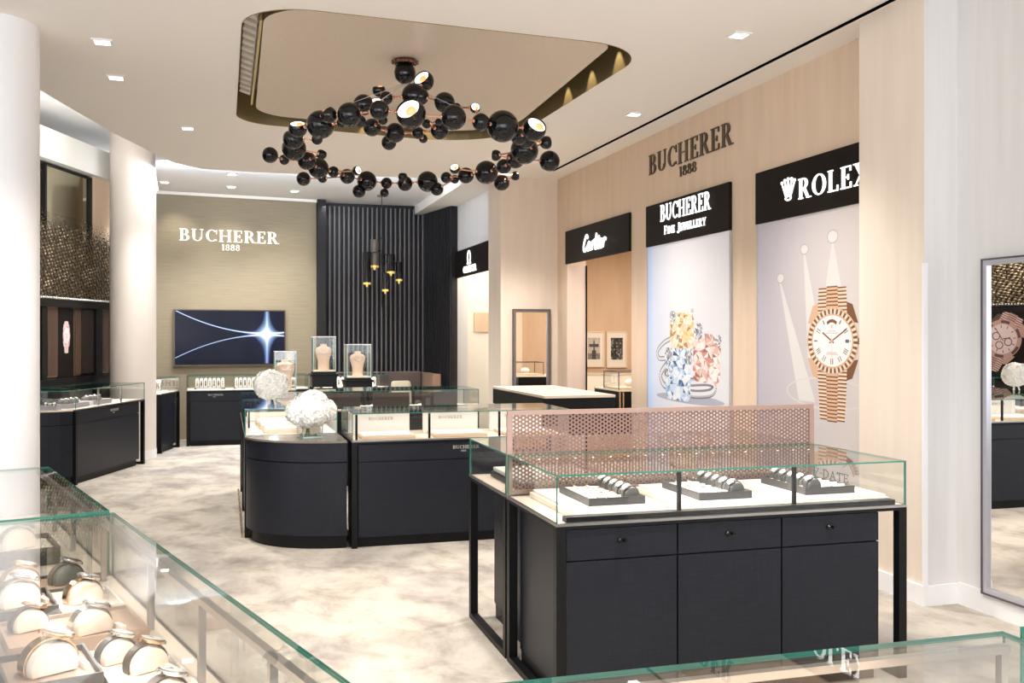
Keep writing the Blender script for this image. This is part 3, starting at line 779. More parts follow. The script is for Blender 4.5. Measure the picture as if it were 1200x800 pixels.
MB().box(0, 2.2, 0, .5, 0, 1.03).build('body', 'room_cream', t); MB().box(-.01, 2.21, -.01, .51, 1.03, 1.05).build('worktop', 'stone_top', t)

# banquette in the pleated niche
t = thing('banquette', 'brown upholstered corner banquette in the dark pleated niche', 'sofa', (1.55, 16.38, 0), 0)
for k in range(2): MB().box(k * .80 + .004, k * .80 + .796, -.14, 0, .40, 1.0).build('backrest', 'sofa', t, bevel=.02)
arc = [(1.605, -.14), (1.605, 0), (1.62, .0), (1.67, -.06), (1.74, -.3), (1.74, -1.15), (1.60, -1.15), (1.60, -.42), (1.58, -.22)]
MB().prism([(1.604, -.14), (1.604, -.01), (1.66, -.06), (1.70, -.30), (1.74, -1.05), (1.60, -1.05), (1.57, -.42)], .40, .985).build('corner_backrest', 'sofa_copper', t, bevel=.02)
MB().box(0, 1.55, -.75, -.145, .12, .44).build('seat', 'sofa', t, bevel=.03); MB().box(.03, 1.5, -.7, -.15, 0, .12).build('plinth', 'black_metal', t)
o = MB().box(-.17, .17, -.05, .05, 0, .30).build('throw_cushion', 'cushion_beige', None, bevel=.045, loc=(2.66, 15.99, .585), rotz=.1)
o.rotation_euler = (-.22, 0, .1)
o.location = (2.79, 16.06, .455)
tag(o, 'beige scatter cushion propped on the brown banquette', 'cushion')
o.scale = (1, 1, 1.35)
# ================================================================== WATCHES, TRAYS, PADS
ORD = ['nearest', 'second', 'third', 'fourth', 'fifth', 'sixth', 'seventh']
def make_watch(label, group, loc, rotz, cush, case, dial, strap, s=1., tilt=0.):
    """a watch buckled round a C-shaped cushion that lies with its axis along local x; dial on top, slightly to the front"""
    t = thing('watch', label, 'watch', loc, rotz, group)
    Rr, wd = .040 * s, .034 * s
    Mx = Matrix.Translation((0, 0, .0)) @ Matrix.Rotation(PI / 2, 4, 'Y')
    prof = []                                       # D-shaped cushion: arc above, flat base
    for k in range(15):
        a = -.35 + (PI + .7) * k / 14
        prof.append((Rr * 1.05 * math.cos(a), Rr * math.sin(a) + Rr * .33))
    vs, fs = [], []
    n = len(prof)
    lay = [(-1, .72), (-.85, .93), (-.4, 1.), (.4, 1.), (.85, .93), (1, .72)]
    for lx, k in lay:
        vs += [(lx * wd, p[0] * k, max(.0, Rr * .33 + (p[1] - Rr * .33) * k) if True else 0) for p in prof]
    for j in range(len(lay) - 1):
        fs += [(j * n + i, j * n + (i + 1) % n, (j + 1) * n + (i + 1) % n, (j + 1) * n + i) for i in range(n)]
    fs += [tuple(range(n))[::-1], tuple(range((len(lay) - 1) * n, len(lay) * n))]
    MB().add(vs, fs).build('cushion', cush, t, smooth=True)
    mb = MB(); sw = .0125 * s; r0, r1 = Rr * 1.04, Rr * 1.12     # bracelet band round the cushion
    k = 16
    P = [(math.cos(-.3 + (PI + .6) * i / k), math.sin(-.3 + (PI + .6) * i / k)) for i in range(k + 1)]
    for i in range(k):
        (c0, s0), (c1, s1) = P[i], P[i + 1]
        V = [(x, r * c * 1.05, max(0.0005, r * sn + Rr * .33)) for x in (-sw, sw) for (c, sn) in ((c0, s0), (c1, s1)) for r in (r0, r1)]
        mb.add(V, [(0, 1, 3, 2), (4, 6, 7, 5), (0, 4, 5, 1), (2, 3, 7, 6), (1, 5, 7, 3), (0, 2, 6, 4)])
    mb.build('bracelet', strap, t)
    th_ = .32 if s > .98 else .55                                       # where the head sits on the arc
    A = Matrix.Translation((0, -Rr * 1.13 * 1.05 * math.sin(th_), Rr * 1.13 * math.cos(th_) + Rr * .33)) @ Matrix.Rotation(th_, 4, 'X')
    mb = MB(); cr = (.029 if s > .98 and group == 'cushioned watches in the left foreground' else .0225) * s
    mb.lathe([(cr * .9, -.001), (cr, .003 * s), (cr, .006 * s), (cr * .86, .0085 * s)], 20, 0, A)
    for q in (-1, 1):
        mb.box(-.011 * s, -.006 * s, q * cr * .8 - .006 * s, q * cr * .8 + .006 * s, -.001, .005 * s, 0, A)
        mb.box(.006 * s, .011 * s, q * cr * .8 - .006 * s, q * cr * .8 + .006 * s, -.001, .005 * s, 0, A)
    mb.box(cr * .98, cr * 1.14, -.0025 * s, .0025 * s, .002 * s, .006 * s, 0, A)
    c = mb.build('watch_case', case, t, smooth=True)
    mb = MB(); mb.lathe([(cr * .84, .0086 * s), (cr * .84, .0092 * s)], 20, 0, A)
    mb.build('dial', dial, c)
    mb = MB()
    mb.box(-.0008 * s, .0008 * s, -.001, cr * .62, .0094 * s, .0098 * s, 0, A); mb.box(0, cr * .45, -.0008 * s, .0008 * s, .0094 * s, .0098 * s, 0, A)
    for h in range(12):
        B2 = A @ Matrix.Rotation(h * PI / 6, 4, 'Z'); mb.box(-.0006 * s, .0006 * s, cr * .66, cr * .8, .0094 * s, .0098 * s, 0, B2)
    mb.build('hands', 'strap_dark', c)
    return t
def pad(label, group, base, x0, x1, y0, y1, z0, z1, mats=('white_pad',), cat='display pad', name='display_pad', lip=None):
    loc, rz = base
    w, d = x1 - x0, y1 - y0
    t = thing(name, label, cat, local(loc, rz, x0, y0, z0), rz, group)
    h = z1 - z0
    MB().box(0, w, 0, d, 0, h).build('slab', mats[0], t, bevel=.003)
    if lip: MB().box(.012, w - .012, .012, d - .012, h, h + lip).build('top_board', mats[-1], t, bevel=.002)
    return t
def tray(label, group, base, x0, x1, y0, y1, z, h=.03, mat_='tray_dark', inner='white_pad', cells=(0, 0), slots=None):
    loc, rz = base; w, d = x1 - x0, y1 - y0
    t = thing('tray', label, 'tray', local(loc, rz, x0, y0, z), rz, group)
    k = .006
    mb = MB(); mb.box(0, w, 0, k, 0, h); mb.box(0, w, d - k, d, 0, h); mb.box(0, k, k, d - k, 0, h); mb.box(w - k, w, k, d - k, 0, h); mb.box(k, w - k, k, d - k, 0, .006)
    mb.build('tray_frame', mat_, t)
    MB().box(k + .001, w - k - .001, k + .001, d - k - .001, .0065, h * .72).build('insert', inner, t)
    if cells[0]:
        mb = MB(); a, b = cells
        for i in range(1, a): mb.box(k + (w - 2 * k) * i / a - .0015, k + (w - 2 * k) * i / a + .0015, k + .002, d - k - .002, h * .72, h * .95)
        for j in range(1, b): mb.box(k + .002, w - k - .002, k + (d - 2 * k) * j / b - .0015, k + (d - 2 * k) * j / b + .0015, h * .72, h * .95)
        mb.build('divider', 'cream_pad', t)
    return t, h * .72

# ---- foreground counter: three white pads, dark trays, five watches each
base = ((AX, AY, 0), 0)
side = ['left', 'middle', 'right']
for i, (px0, tx) in enumerate([(.10, .205), (.66, .742), (1.22, 1.292)]):
    pad('low white slab under the %s dark tray in the three-drawer counter' % side[i], 'white slabs in the foreground counter', base, px0, px0 + .47, .075, .70, .8105, .835, ('cream_pad', 'white_pad'), lip=.013)
    tr, tz = tray('%s dark tray of small pieces in the three-drawer counter' % side[i], 'dark trays in the foreground counter', base, tx, tx + .27, .16, .56, .849, .034, 'tray_dark', 'white_pad', (4, 6))
    mb = MB(); rr = random.Random(i)
    for a in range(3):
        for b in range(6):
            mb.ball((.045 + a * .062 + rr.uniform(-.01, .01), .04 + b * .062, .028), .006 + rr.random() * .006, 8, 5, 0, sq=(1.5, 1, .7))
    o = mb.build('jewel_pieces', ['watch_gold', 'watch_steel', 'watch_steel'][i], tr, smooth=True)
    o['kind'] = 'stuff'
    for k in range(5):
        make_watch('steel watch on grey cuff, %s of five on the %s tray, three-drawer counter' % (ORD[k], side[i]), 'watches on grey cuffs in the foreground counter',
                   local(base[0], 0, tx + (.215, .205, .065)[i], .205 + k * .074, .849 + tz + .0005), -PI / 2 + .1, 'cuff_grey', 'watch_steel', 'dial_white', 'cuff_grey', .88)
# ---- rear foreground counter: stacked white pads
base = ((AX + AL, 5.43, 0), PI)
for i, (x0, x1) in enumerate([(1.15, 1.63), (.64, 1.08), (.10, .55)]):
    pad('white display slab with a dark base behind the bronze screen, %s' % ['nearest the left glass', 'middle one', 'far right one'][i], 'slabs behind the bronze screen', base, x0, x1, .10, .62, .8105, .842, ('deck_black', 'white_pad'), lip=.022)
# ---- middle counter: lettered boards and pads
base = ((.905, 7.40, 0), 0)
for i, x0 in enumerate([.06, .63, 1.19]):
    pad('white slab with a tan edge in front of the %s lettered board' % side[i], 'tan-edged slabs in the middle counter', base, x0 + .02, x0 + .44, .07, .40, .8105, .832, ('pad_edge', 'white_pad'), lip=.006)
    t = thing('display_board', 'white upright board with tan lettering, %s one in the middle counter' % side[i], 'display board', local(base[0], 0, x0, .46, .8105), 0, 'lettered boards in the middle counter')
    MB().box(0, .46, 0, .02, 0, .185).build('board', 'white_pad', t, bevel=.002)
    text_mb('BUCHERER', .024, .20, .0012).build('lettering', 'letter_tan', t, loc=(.13, -.0003, .112))
# ---- counter behind: dark-backed boards
base = ((2.66, 11.14, 0), PI)
for i, x0 in enumerate([.20, .735, 1.27]):
    t = thing('display_board', 'dark brown back of an upright display board, %s of three behind the middle counter' % side[2 - i], 'display board', local(base[0], PI, x0, .50, .8105), PI, 'dark board backs behind the middle counter')
    MB().box(0, .40, 0, .02, 0, .17).build('board', 'board_brown', t, bevel=.002); MB().box(.02, .38, -.30, -.004, 0, .02).build('ledge', 'white_pad', t)
# ---- cases behind the curved counter: white trays
base = ((CXa, 9.31, 0), -PI / 2)
for i, (x0, x1, y0, y1) in enumerate([(.86, 1.17, .15, .52), (.50, .80, .13, .50), (.14, .44, .11, .50)]):
    pad('tan-edged white tray, %s in the glass case behind the curved counter' % ['nearest', 'middle one', 'rearmost'][i], 'white trays behind the curved counter', base, x0, x1, y0, y1, .8105, .838, ('pad_edge', 'white_pad'), lip=.014)
# ---- left counter: grey trays with watches
base = (LCo, LCr)
for i, x0 in enumerate([.10, .66]):
    tr, tz = tray('grey tray of watches in the left counter, %s' % ['next to the curved end', 'nearer the round column'][i], 'grey trays in the left counter', base, x0, x0 + .46, .12, .40, .8105, .05, 'frame_silver', 'cream_pad')
    for k in range(4):
        make_watch('pale watch in the left counter, %s from the left on the %s tray' % (['first', 'second', 'third', 'fourth'][k], ['left', 'right'][i]), 'watches in the left counter',
                   local(base[0], LCr, x0 + .075 + k * .105, .26, .8105 + tz + .0005), LCr + .55, 'cuff_grey', 'watch_steel', 'dial_white', 'cuff_grey', 1.0)
cr_ = math.atan2(-.22, .64); base = (local((-1.553, 11.335, 0), cr_, 0, 0), cr_)
tr, tz = tray('grey tray of watches in the curved end of the left counter', 'grey trays in the left counter', base, -.50, -.13, -.125, -.015, .8105, .05, 'frame_silver', 'cream_pad')
for k in range(4):
    make_watch('pale watch in the curved counter end, %s from the left' % ['first', 'second', 'third', 'fourth'][k], 'watches in the left counter',
               local(base[0], cr_, -.455 + k * .09, -.07, .8105 + tz + .0005), cr_ + .5, 'cuff_grey', 'watch_steel', 'dial_white', 'watch_steel', .66)

# ---- counters at the back: white stands holding small watches
def stand(label, group, base, x, y, n, cat='jewellery stand', w=.06):
    loc, rz = base
    t = thing('jewellery_stand', label, cat, local(loc, rz, x, y, .8105), rz, group)
    MB().box(0, w * n + .02, -.06, .06, 0, .016).build('stand_base', 'tray_dark', t)
    MB().box(.03, w * n - .04, -.13, -.065, 0, .012).build('card', 'white_pad', t)
    for k in range(n):
        cx = .01 + w * (k + .5)
        mb = MB(); mb.slab([(cx - w * .42, .0165), (cx + w * .42, .0165), (cx + w * .36, .14), (cx + w * .2, .158), (cx - w * .2, .158), (cx - w * .36, .14)], -.015, .03)
        c = mb.build('ring_block', 'white_pad', t)
        mb = MB(); ring(mb, cx, .085, w * .22, .05, .010, .012, -.022, 16, -PI * .35, PI * 1.35, 0, None, -.0155); mb.ball((cx, -.022, .06 + .02 * (k % 2)), .009, 8, 6)
        mb.build('strap', 'strap_dark' if k % 3 else 'watch_gold', c)
    return t
b1 = ((-.55, 14.9, 0), 0)
for i, x in enumerate([.10, .66, 1.18]):
    stand('white stand of small watches under the television, %s' % side[i], 'white stands under the television', b1, x, .30, 7 if i < 2 else 6)
b3 = ((1.24, 14.75, 0), 0)
for i, x in enumerate([.12, .60]): stand('white jewellery stand in front of the pleated niche, %s' % side[i * 2], 'white stands by the niche', b3, x, .3, 6)
b2 = ((-.84, 14.08, 0), E2r)
for i, x in enumerate([.06, .42]): stand('white jewellery stand in the short counter behind the round column, %s' % ['nearer one', 'farther one'][i], 'white stands behind the column', b2, x, .25, 5)

# ---- watch counter in the left foreground.  s runs from its far end towards the camera, w inward from the outer glass
FO, FD, FN = (-.353, 3.488), (.293, -.956), (-.956, -.293)
def fl(s, w, z=0): return (FO[0] + FD[0] * s + FN[0] * w, FO[1] + FD[1] * s + FN[1] * w, z)
FR = math.atan2(FD[1], FD[0])            # local x along s
def ftray(label, s0, s1, w0, w1, h, m, inner, cells=(0, 0)):
    # local y must point inward: use mirrored frame with x = inward, y = ... ; build with origin at (s1, w0), x inward
    r = math.atan2(FN[1], FN[0])
    return tray(label, 'trays in the watch counter', (fl(s1, w0), r), 0, w1 - w0, -(0), (s1 - s0) * 1., .8105, h, m, inner, cells)
def ftray2(label, s0, s1, w0, w1, h, m, inner, cells=(0, 0)):
    # x axis = inward (FN); y axis = rotate x by +90 -> equals -(FD)?  FN rot90 = (.293,-.956) = FD, so y runs with s
    r = math.atan2(FN[1], FN[0])
    return tray(label, 'trays in the watch counter', (fl(s0, w0), r), 0, w1 - w0, 0, s1 - s0, .8105, h, m, inner, cells)
rw = math.atan2(FN[1], FN[0])
ZT = .8105
TR = [('dark tray with a big cream cushion, far row, inner side', .27, .50, .245, .43, .05, 'tray_dark', 'tray_brown'),
      ('white tray with one watch, far row, by the outer glass', .27, .50, .075, .238, .03, 'white_pad', 'cushion_white'),
      ('brown wood tray with two watches, middle row', .54, .80, .075, .40, .035, 'tray_brown', 'tray_brown'),
      ('white tray of small tags at the left edge', .52, .82, .45, .62, .045, 'tray_dark', 'white_pad'),
      ('dark tray with a cream cushion, near row, inner side', .90, 1.14, .25, .44, .05, 'tray_dark', 'tray_brown'),
      ('white tray with two watches, near row, by the outer glass', .93, 1.17, .08, .243, .03, 'white_pad', 'cushion_white'),
      ('dark tray at the bottom left corner', .90, 1.2, .45, .60, .05, 'tray_dark', 'tray_brown'),
      ('dark tray at the far end of the watch counter', .03, .23, .10, .40, .03, 'tray_dark', 'tray_brown'),
      ('white tray just past the near row, by the outer glass', 1.22, 1.46, .08, .26, .03, 'white_pad', 'cushion_white')]
hz = {}
for i, (lb, s0, s1, w0, w1, h, m, inn) in enumerate(TR):
    tr, tz = ftray2(lb + ' of the watch counter' if 'watch counter' not in lb else lb, s0, s1, w0, w1, h, m, inn)
    hz[i] = ZT + tz + .0006
WT = [(0, .385, .335, 1.28, 'cushion_white', 'watch_steel', 'dial_white', 'watch_steel', 'steel watch on a big cream cushion in the far dark tray'),
      (1, .385, .165, 1.15, 'cushion', 'watch_steel', 'dial_white', 'watch_gold', 'watch on a peach cushion in the far white tray'),
      (2, .61, .335, 1.02, 'cushion', 'watch_gold', 'dial_white', 'strap_dark', 'gold watch on a cushion at the inner side of the brown tray'),
      (2, .72, .205, 1.15, 'cushion', 'watch_steel', 'dial_white', 'watch_steel', 'large steel watch on a cushion in the middle of the brown tray'),
      (4, 1.02, .345, 1.32, 'cushion_white', 'watch_gold', 'dial_white', 'watch_gold', 'gold watch on a big cream cushion in the near dark tray'),
      (5, .985, .195, 1.0, 'cushion', 'watch_steel', 'dial_white', 'strap_dark', 'watch on the farther cushion of the near white tray'),
      (5, 1.085, .15, 1.05, 'cushion', 'watch_gold', 'dial_white', 'strap_dark', 'watch on the nearer cushion of the near white tray'),
      (6, 1.02, .53, 1.2, 'cushion_white', 'watch_steel', 'dial_white', 'watch_steel', 'watch on a cushion at the bottom left corner of the picture'),
      (7, .13, .30, 1.2, 'cushion_white', 'watch_gold', 'dial_white', 'watch_gold', 'gold watch on a cushion at the far end of the watch counter'),
      (7, .13, .17, 1.1, 'cuff_grey', 'watch_steel', 'dial_dark', 'strap_dark', 'dark watch on a grey cushion at the far end of the watch counter'),
      (8, 1.34, .17, 1.1, 'cushion', 'watch_steel', 'dial_white', 'strap_dark', 'watch on a cushion at the bottom edge nearest the camera')]
for i, s, w, sc, cu, ca, di, st, lb in WT:
    make_watch(lb, 'cushioned watches in the left foreground', fl(s, w, hz[i]), rw - PI / 2 + .25, cu, ca, di, st, sc)
for i, (s, w) in enumerate([(.31, .10), (.39, .268), (.74, .135), (.96, .105), (1.13, .105), (1.03, .275)]):
    t = thing('price_tag', 'small price tag in the watch counter, %s' % ['beside the far white tray watch', 'beside the big cushion of the far dark tray', 'on the empty end of the brown tray', 'at the outer corner of the near white tray', 'at the near corner of the near white tray', 'beside the big cushion of the near dark tray'][i], 'price tag', fl(s, w, ZT + {0: .0222, 1: .0366, 2: .0258, 3: .0222, 4: .0222, 5: .0366}[i]), rw + .2, 'price tags in the watch counter')
    MB().box(-.006, .006, -.024, .024, 0, .012).build('tag_block', 'cushion_white', t); MB().box(-.0068, -.0061, -.018, .018, .003, .008).build('print_line', 'letter_grey', t)
# ---- nearly empty counter at the left edge
F1b = ((-.372, 3.527, 0), FLr)
tr, tz = tray('dark tray with a cream cushion in the nearly empty counter', 'trays in the watch counter', F1b, .22, .50, .12, .48, .8105, .06, 'tray_dark', 'cream_pad')
make_watch('pale watch on a flat cream cushion in the nearly empty counter', 'cushioned watches in the left foreground', local(F1b[0], FLr, .36, .24, .8105 + tz + .0006), FLr + .3, 'cushion', 'watch_steel', 'dial_white', 'watch_steel', 1.3)
# ---- counter at the bottom right: rows of cream cushions
F3b = ((1.478, 1.596, 0), PI)
tr, tz = tray('long grey tray of watch cushions in the bottom right counter', 'trays in the watch counter', F3b, .11, .68, .25, .47, .8105, .085, 'tray_brown', 'cream_pad')
for k in range(7):
    make_watch('watch on an upright cream cushion in the bottom right counter, %s from the right' % ['first', 'second', 'third', 'fourth', 'fifth', 'sixth', 'seventh'][k], 'watches in the bottom right counter',
               local(F3b[0], PI, .165 + k * .075, .36, .8105 + tz + .0006), PI / 2, 'cushion', 'watch_steel', 'dial_dark', 'strap_dark' if k % 2 else 'watch_steel', .85)
pad('white slab beside the cushion tray in the bottom right counter', None, F3b, .70, .96, .2, .46, .8105, .83, ('cream_pad', 'white_pad'), lip=.01)

# ================================================================== VITRINES WITH NECKLACE BUSTS
def bust_vitrine(u0, u1, vt, vb, t_, hz_, which):
    p = at_depth((u0 + u1) / 2, vb, t_); w = (u1 - u0) * t_ / F * .86; zb = p.z; zt = at_depth(u0, vt, t_).z
    tb = thing('pedestal_table', 'black pedestal table under the %s glass vitrine' % which, 'pedestal', (p.x, p.y, 0), .0, 'pedestals under the vitrines')
    hw = w / 2 + .035; z = zb - .03
    MB().box(-hw, hw, -hw, hw, z - .025, z).build('tabletop', 'black_metal', tb); MB().box(-hw + .02, hw - .02, -hw + .02, hw - .02, z - .17, z - .0255).build('apron', 'deck_black', tb)
    for x in (-1, 1):
        for y in (-1, 1): MB().box(x * (hw - .03) - .016, x * (hw - .03) + .016, y * (hw - .03) - .016, y * (hw - .03) + .016, 0, z - .1705).build('leg', 'black_metal', tb)
    v = thing('vitrine', 'glass vitrine on a black pedestal, %s of the three' % which, 'vitrine', (p.x, p.y, z + .0005), 0, 'glass vitrines with necklace busts')
    h = zt - z; s = w / 2
    MB().box(-s - .004, s + .004, -s - .004, s + .004, 0, .03).build('base', 'deck_black', v)
    MB().box(-s + .012, s - .012, -s + .012, s - .012, .0305, .045).build('floor_pad', 'cushion', v)
    for nm, b in (('glass_front', (-s, s, -s, -s + .006, .031, h - .012)), ('glass_back', (-s, s, s - .006, s, .031, h - .012))):
        pane(v, nm, *b, 1, 'pane_edge_light')
    for b in ((-s, -s + .006, -s + .0065, s - .0065, .031, h - .012), (s - .006, s, -s + .0065, s - .0065, .031, h - .012)): pane(v, 'glass_side', *b, 0, 'pane_edge_light')
    k = .008
    for x in (-s - .002, s - k + .002):
        for y in (-s - .002, s - k + .002): MB().box(x, x + k, y, y + k, .031, h - .012).build('corner_edge', 'pane_edge_light', v)
    mb = MB(); mb.box(-s - .004, s + .004, -s - .004, s + .004, h - .0118, h, 0, edge=(2, 1)); mb.build('glass_lid', ['pane', 'white_paint'], v)
    b = thing('necklace_bust', 'cream necklace bust inside the %s vitrine' % which, 'necklace bust', (p.x, p.y, z + .0465), 0, 'necklace busts')
    bh = (h - .06) * .80; sc = bh
    secs = [(0, .30, .24), (.10, .29, .22), (.35, .30, .20), (.60, .40, .20), (.78, .43, .20), (.86, .36, .18), (.90, .20, .15), (.97, .17, .14), (1.0, .18, .14)]
    mb = MB(); seg = 20; vs = []
    for zz, rx, ry in secs: vs += [(rx * .72 * sc * math.cos(2 * PI * i / seg), ry * .6 * sc * math.sin(2 * PI * i / seg), zz * sc) for i in range(seg)]
    fs = [(j * seg + i, j * seg + (i + 1) % seg, (j + 1) * seg + (i + 1) % seg, (j + 1) * seg + i) for j in range(len(secs) - 1) for i in range(seg)]
    fs += [tuple(range(seg))[::-1], tuple(range((len(secs) - 1) * seg, len(secs) * seg))]
    mb.add(vs, fs); mb.build('bust_form', 'bust_top', b, smooth=True)
    nk = thing('necklace', 'fine necklace hanging on the bust in the %s vitrine' % which, 'necklace', (p.x, p.y, z + .0465), 0, 'necklaces on the busts')
    mb = MB()
    for i in range(15):
        a = PI * (i / 14.); x = .16 * sc * math.cos(a); zz = (.86 - .22 * math.sin(a)) * sc
        mb.ball((x, -.125 * sc - .006, zz), .0055, 8, 5)
    mb.build('beads', 'gem', nk, smooth=True)
bust_vitrine(320, 348, 411, 457, 12.3, 0, 'left')
bust_vitrine(364, 394, 394, 435, 12.9, 0, 'middle')
bust_vitrine(403, 435, 403, 442, 12.9, 0, 'right')

# ================================================================== FLOWERS
def florets(mb, c, r, n, seed, sq=1., fs=.03):
    rr = random.Random(seed)
    for k in range(n):
        z = 1 - 2 * (k + .5) / n; a = k * 2.39996
        q = math.sqrt(max(0, 1 - z * z)); d = Vector((q * math.cos(a), q * math.sin(a), z))
        rad = r * (1 + .06 * math.sin(5 * a) * q + rr.uniform(-.05, .05))
        M = Matrix.Translation(Vector(c) + Vector((d.x * rad, d.y * rad, d.z * rad * sq))) @ d.to_track_quat('Z', 'Y').to_matrix().to_4x4() @ Matrix.Rotation(rr.uniform(0, 6), 4, 'Z')
        f = fs * rr.uniform(.8, 1.2)
        for p in range(4):
            B2 = M @ Matrix.Rotation(p * PI / 2, 4, 'Z')
            mb.add([(0, 0, 0), (f * .55, -f * .42, f * .22), (f, 0, f * rr.uniform(.1, .35)), (f * .55, f * .42, f * .22)], [(0, 1, 2, 3)], 0, B2)
    mb.ball(c, r * .97, 16, 10, 0, sq=(1, 1, sq))
def flowers(label, x, y, z, heads, group, vase, seed):
    t = thing('flower_arrangement', label, 'flowers', (x, y, z), .25, group)
    if vase:
        s, h = .078, .12
        mb = MB()
        for b, ax in (((-s, s, -s, -s + .006, .012, h), 1), ((-s, s, s - .006, s, .012, h), 1), ((-s, -s + .006, -s + .006, s - .006, .012, h), 0), ((s - .006, s, -s + .006, s - .006, .012, h), 0)):
            mb.box(*b, 0, edge=(ax, 1))
        mb.box(-s, s, -s, s, 0, .0118, 1)
        mb.build('vase', ['pane', 'pane_edge_light'], t)
        MB().box(-s + .008, s - .008, -s + .008, s - .008, .013, .07).build('water', 'pane', t)
        MB().box(-.02, .066, -.066, .03, .03, .10).build('white_block', 'cushion', t, bevel=.01)
        for i, (a, b, c_) in enumerate([(-.05, -.05, .0), (-.06, .03, .4), (.03, -.06, .9), (-.02, -.02, .2)]):
            MB().tube((a, b, .015), (a * .4, b * .4, .15), .006, 8).build('stem', 'leaf', t, smooth=True)
        for i in range(6):
            a = i * 1.05 + .3
            mb = MB(); M = Matrix.Translation((.055 * math.cos(a), .055 * math.sin(a), .115)) @ Matrix.Rotation(a, 4, 'Z') @ Matrix.Rotation(-.3 + .5 * (i % 2), 4, 'Y')
            mb.add([(0, 0, 0), (.03, -.022, .004), (.075, 0, -.004), (.03, .022, .004)], [(0, 1, 2, 3)], 0, M); mb.build('leaf', 'leaf', t)
    else:
        mb = MB()
        for a, b in ((-.03, -.03), (.03, -.03), (0, .035)): mb.tube((a, b, 0), (a * .6, b * .6, .06), .008, 8)
        mb.build('stand', 'white_pad', t, smooth=True)
    for i, (hx, hy, hz_, hr, n, sq) in enumerate(heads):
        mb = MB(); florets(mb, (hx, hy, hz_), hr, n, seed + i, sq, .036 if vase else .03); mb.build('flower_head', 'petal', t)
flowers('round white hydrangea arrangement in a square glass vase on the curved counter', .625, 7.76, .8105,
        [(0, 0, .21, .14, 200, .92), (-.085, -.03, .195, .10, 120, .85), (.095, -.02, .20, .10, 120, .85), (.0, -.085, .19, .10, 120, .8), (.0, .08, .20, .10, 110, .85), (.02, 0, .265, .105, 120, .85)], 'white flower arrangements', True, 3)
flowers('smaller white flower ball on a little stand on the glass case', .36, 8.50, 1.0195, [(-.02, 0, .165, .112, 170, 1.), (.035, -.02, .16, .10, 130, 1.05), (0, .02, .185, .10, 110, 1.)], 'white flower arrangements', False, 9)
# ================================================================== SIGNS AND PICTURES ON THE RIGHT WALL
WR = -PI / 2                                    # local x runs towards the camera, z up, front faces the room
def sign(label, X, ya, yb, z0=2.512, z1=2.931, depth=.03):
    t = thing('wall_sign', label, 'sign', (X - depth, ya, z0), WR, 'black shop signs on the right wall')
    MB().box(0, ya - yb, 0, depth - .001, 0, z1 - z0).build('sign_panel', 'sign_black', t)
    return t
g1 = sign('black sign with glowing script lettering over the tan doorway', 4.21, 11.904, 9.831)
# flowing script: C a r t i e r
mb = MB()
def cur(pts, n=8):
    out = []
    P = [pts[0]] + pts + [pts[-1]]
    for i in range(1, len(P) - 2):
        for k in range(n):
            t = k / n; a, b, c, d = P[i - 1], P[i], P[i + 1], P[i + 2]
            out.append(tuple(.5 * ((2 * b[j]) + (-a[j] + c[j]) * t + (2 * a[j] - 5 * b[j] + 4 * c[j] - d[j]) * t * t + (-a[j] + 3 * b[j] - 3 * c[j] + d[j]) * t ** 3) for j in (0, 1)))
    return out + [pts[-1]]
scr = [[(.62, .86), (.52, 1.0), (.36, .9), (.14, .45), (.12, .1), (.26, -.02), (.5, .16)],
       [(.92, .42), (.80, .5), (.62, .3), (.60, .06), (.72, .02), (.92, .4), (.90, .08), (1.0, .02), (1.12, .2)],
       [(1.16, .02), (1.24, .5)], [(1.22, .3), (1.36, .5), (1.46, .44)],
       [(1.70, .95), (1.56, .12), (1.62, .0), (1.76, .14)], [(1.46, .56), (1.86, .62)],
       [(1.94, .48), (1.86, .08), (1.94, .0), (2.06, .14)], [(1.98, .68), (2.0, .74)],
       [(2.12, .22), (2.34, .34), (2.30, .5), (2.16, .40), (2.12, .1), (2.24, .0), (2.42, .14)],
       [(2.46, .02), (2.54, .5)], [(2.52, .3), (2.66, .52), (2.78, .46)]]
for i, p in enumerate(scr): stroke(mb, [(x * .27, z * .175) for x, z in cur(p)], .034, -.010 - i * 3e-5, -.001)
mb.build('lettering', 'letter_lit', g1, loc=(.66, 0, .115))
g2 = sign('black sign with glowing capitals above the jewel picture', 4.21, 9.384, 7.631)
text_mb('BUCHERER', .165, 1.06, .006, .92).build('lettering', 'letter_lit', g2, loc=(.36, -.0005, .225))
text_mb('FINE', .085, .24, .006, .95, small=.85).build('lettering', 'letter_lit', g2, loc=(.45, -.0005, .09))
text_mb('JEWELLERY', .085, .58, .006, .95, small=.85).build('lettering', 'letter_lit', g2, loc=(.75, -.0005, .09))
g3 = sign('black sign with a glowing crown and capitals above the large watch picture', 4.21, 7.191, 5.525)
mb = MB()                                       # five-pointed crown
cxx = .50
for k, a in enumerate((-.62, -.32, 0, .32, .62)):
    tipx, tipz = cxx + .15 * math.sin(a), .18 + .11 * math.cos(a)
    bx = cxx + a * .05
    mb.slab([(bx - .007, .165), (bx + .007, .165), (tipx + .0035, tipz), (tipx - .0035, tipz)], -.01 - k * 2e-5, -.0006)
    mb.slab(ell(tipx, tipz + .008, .013, .012, 12), -.0105 - k * 2e-5, -.0007)
ring(mb, cxx, .150, .042, .020, .014, .009, -.0102, 20, 0, 2 * PI, 0, None, -.0008)
mb.build('crown_emblem', 'letter_lit', g3)
text_mb('ROLEX', .155, .86, .006, 1.0).build('lettering', 'letter_lit', g3, loc=(.635, -.0005, .12))
g4 = sign('small black sign with a glowing horseshoe-shaped emblem over the far bright portal', 3.55, 15.554, 13.299)
mb = MB()
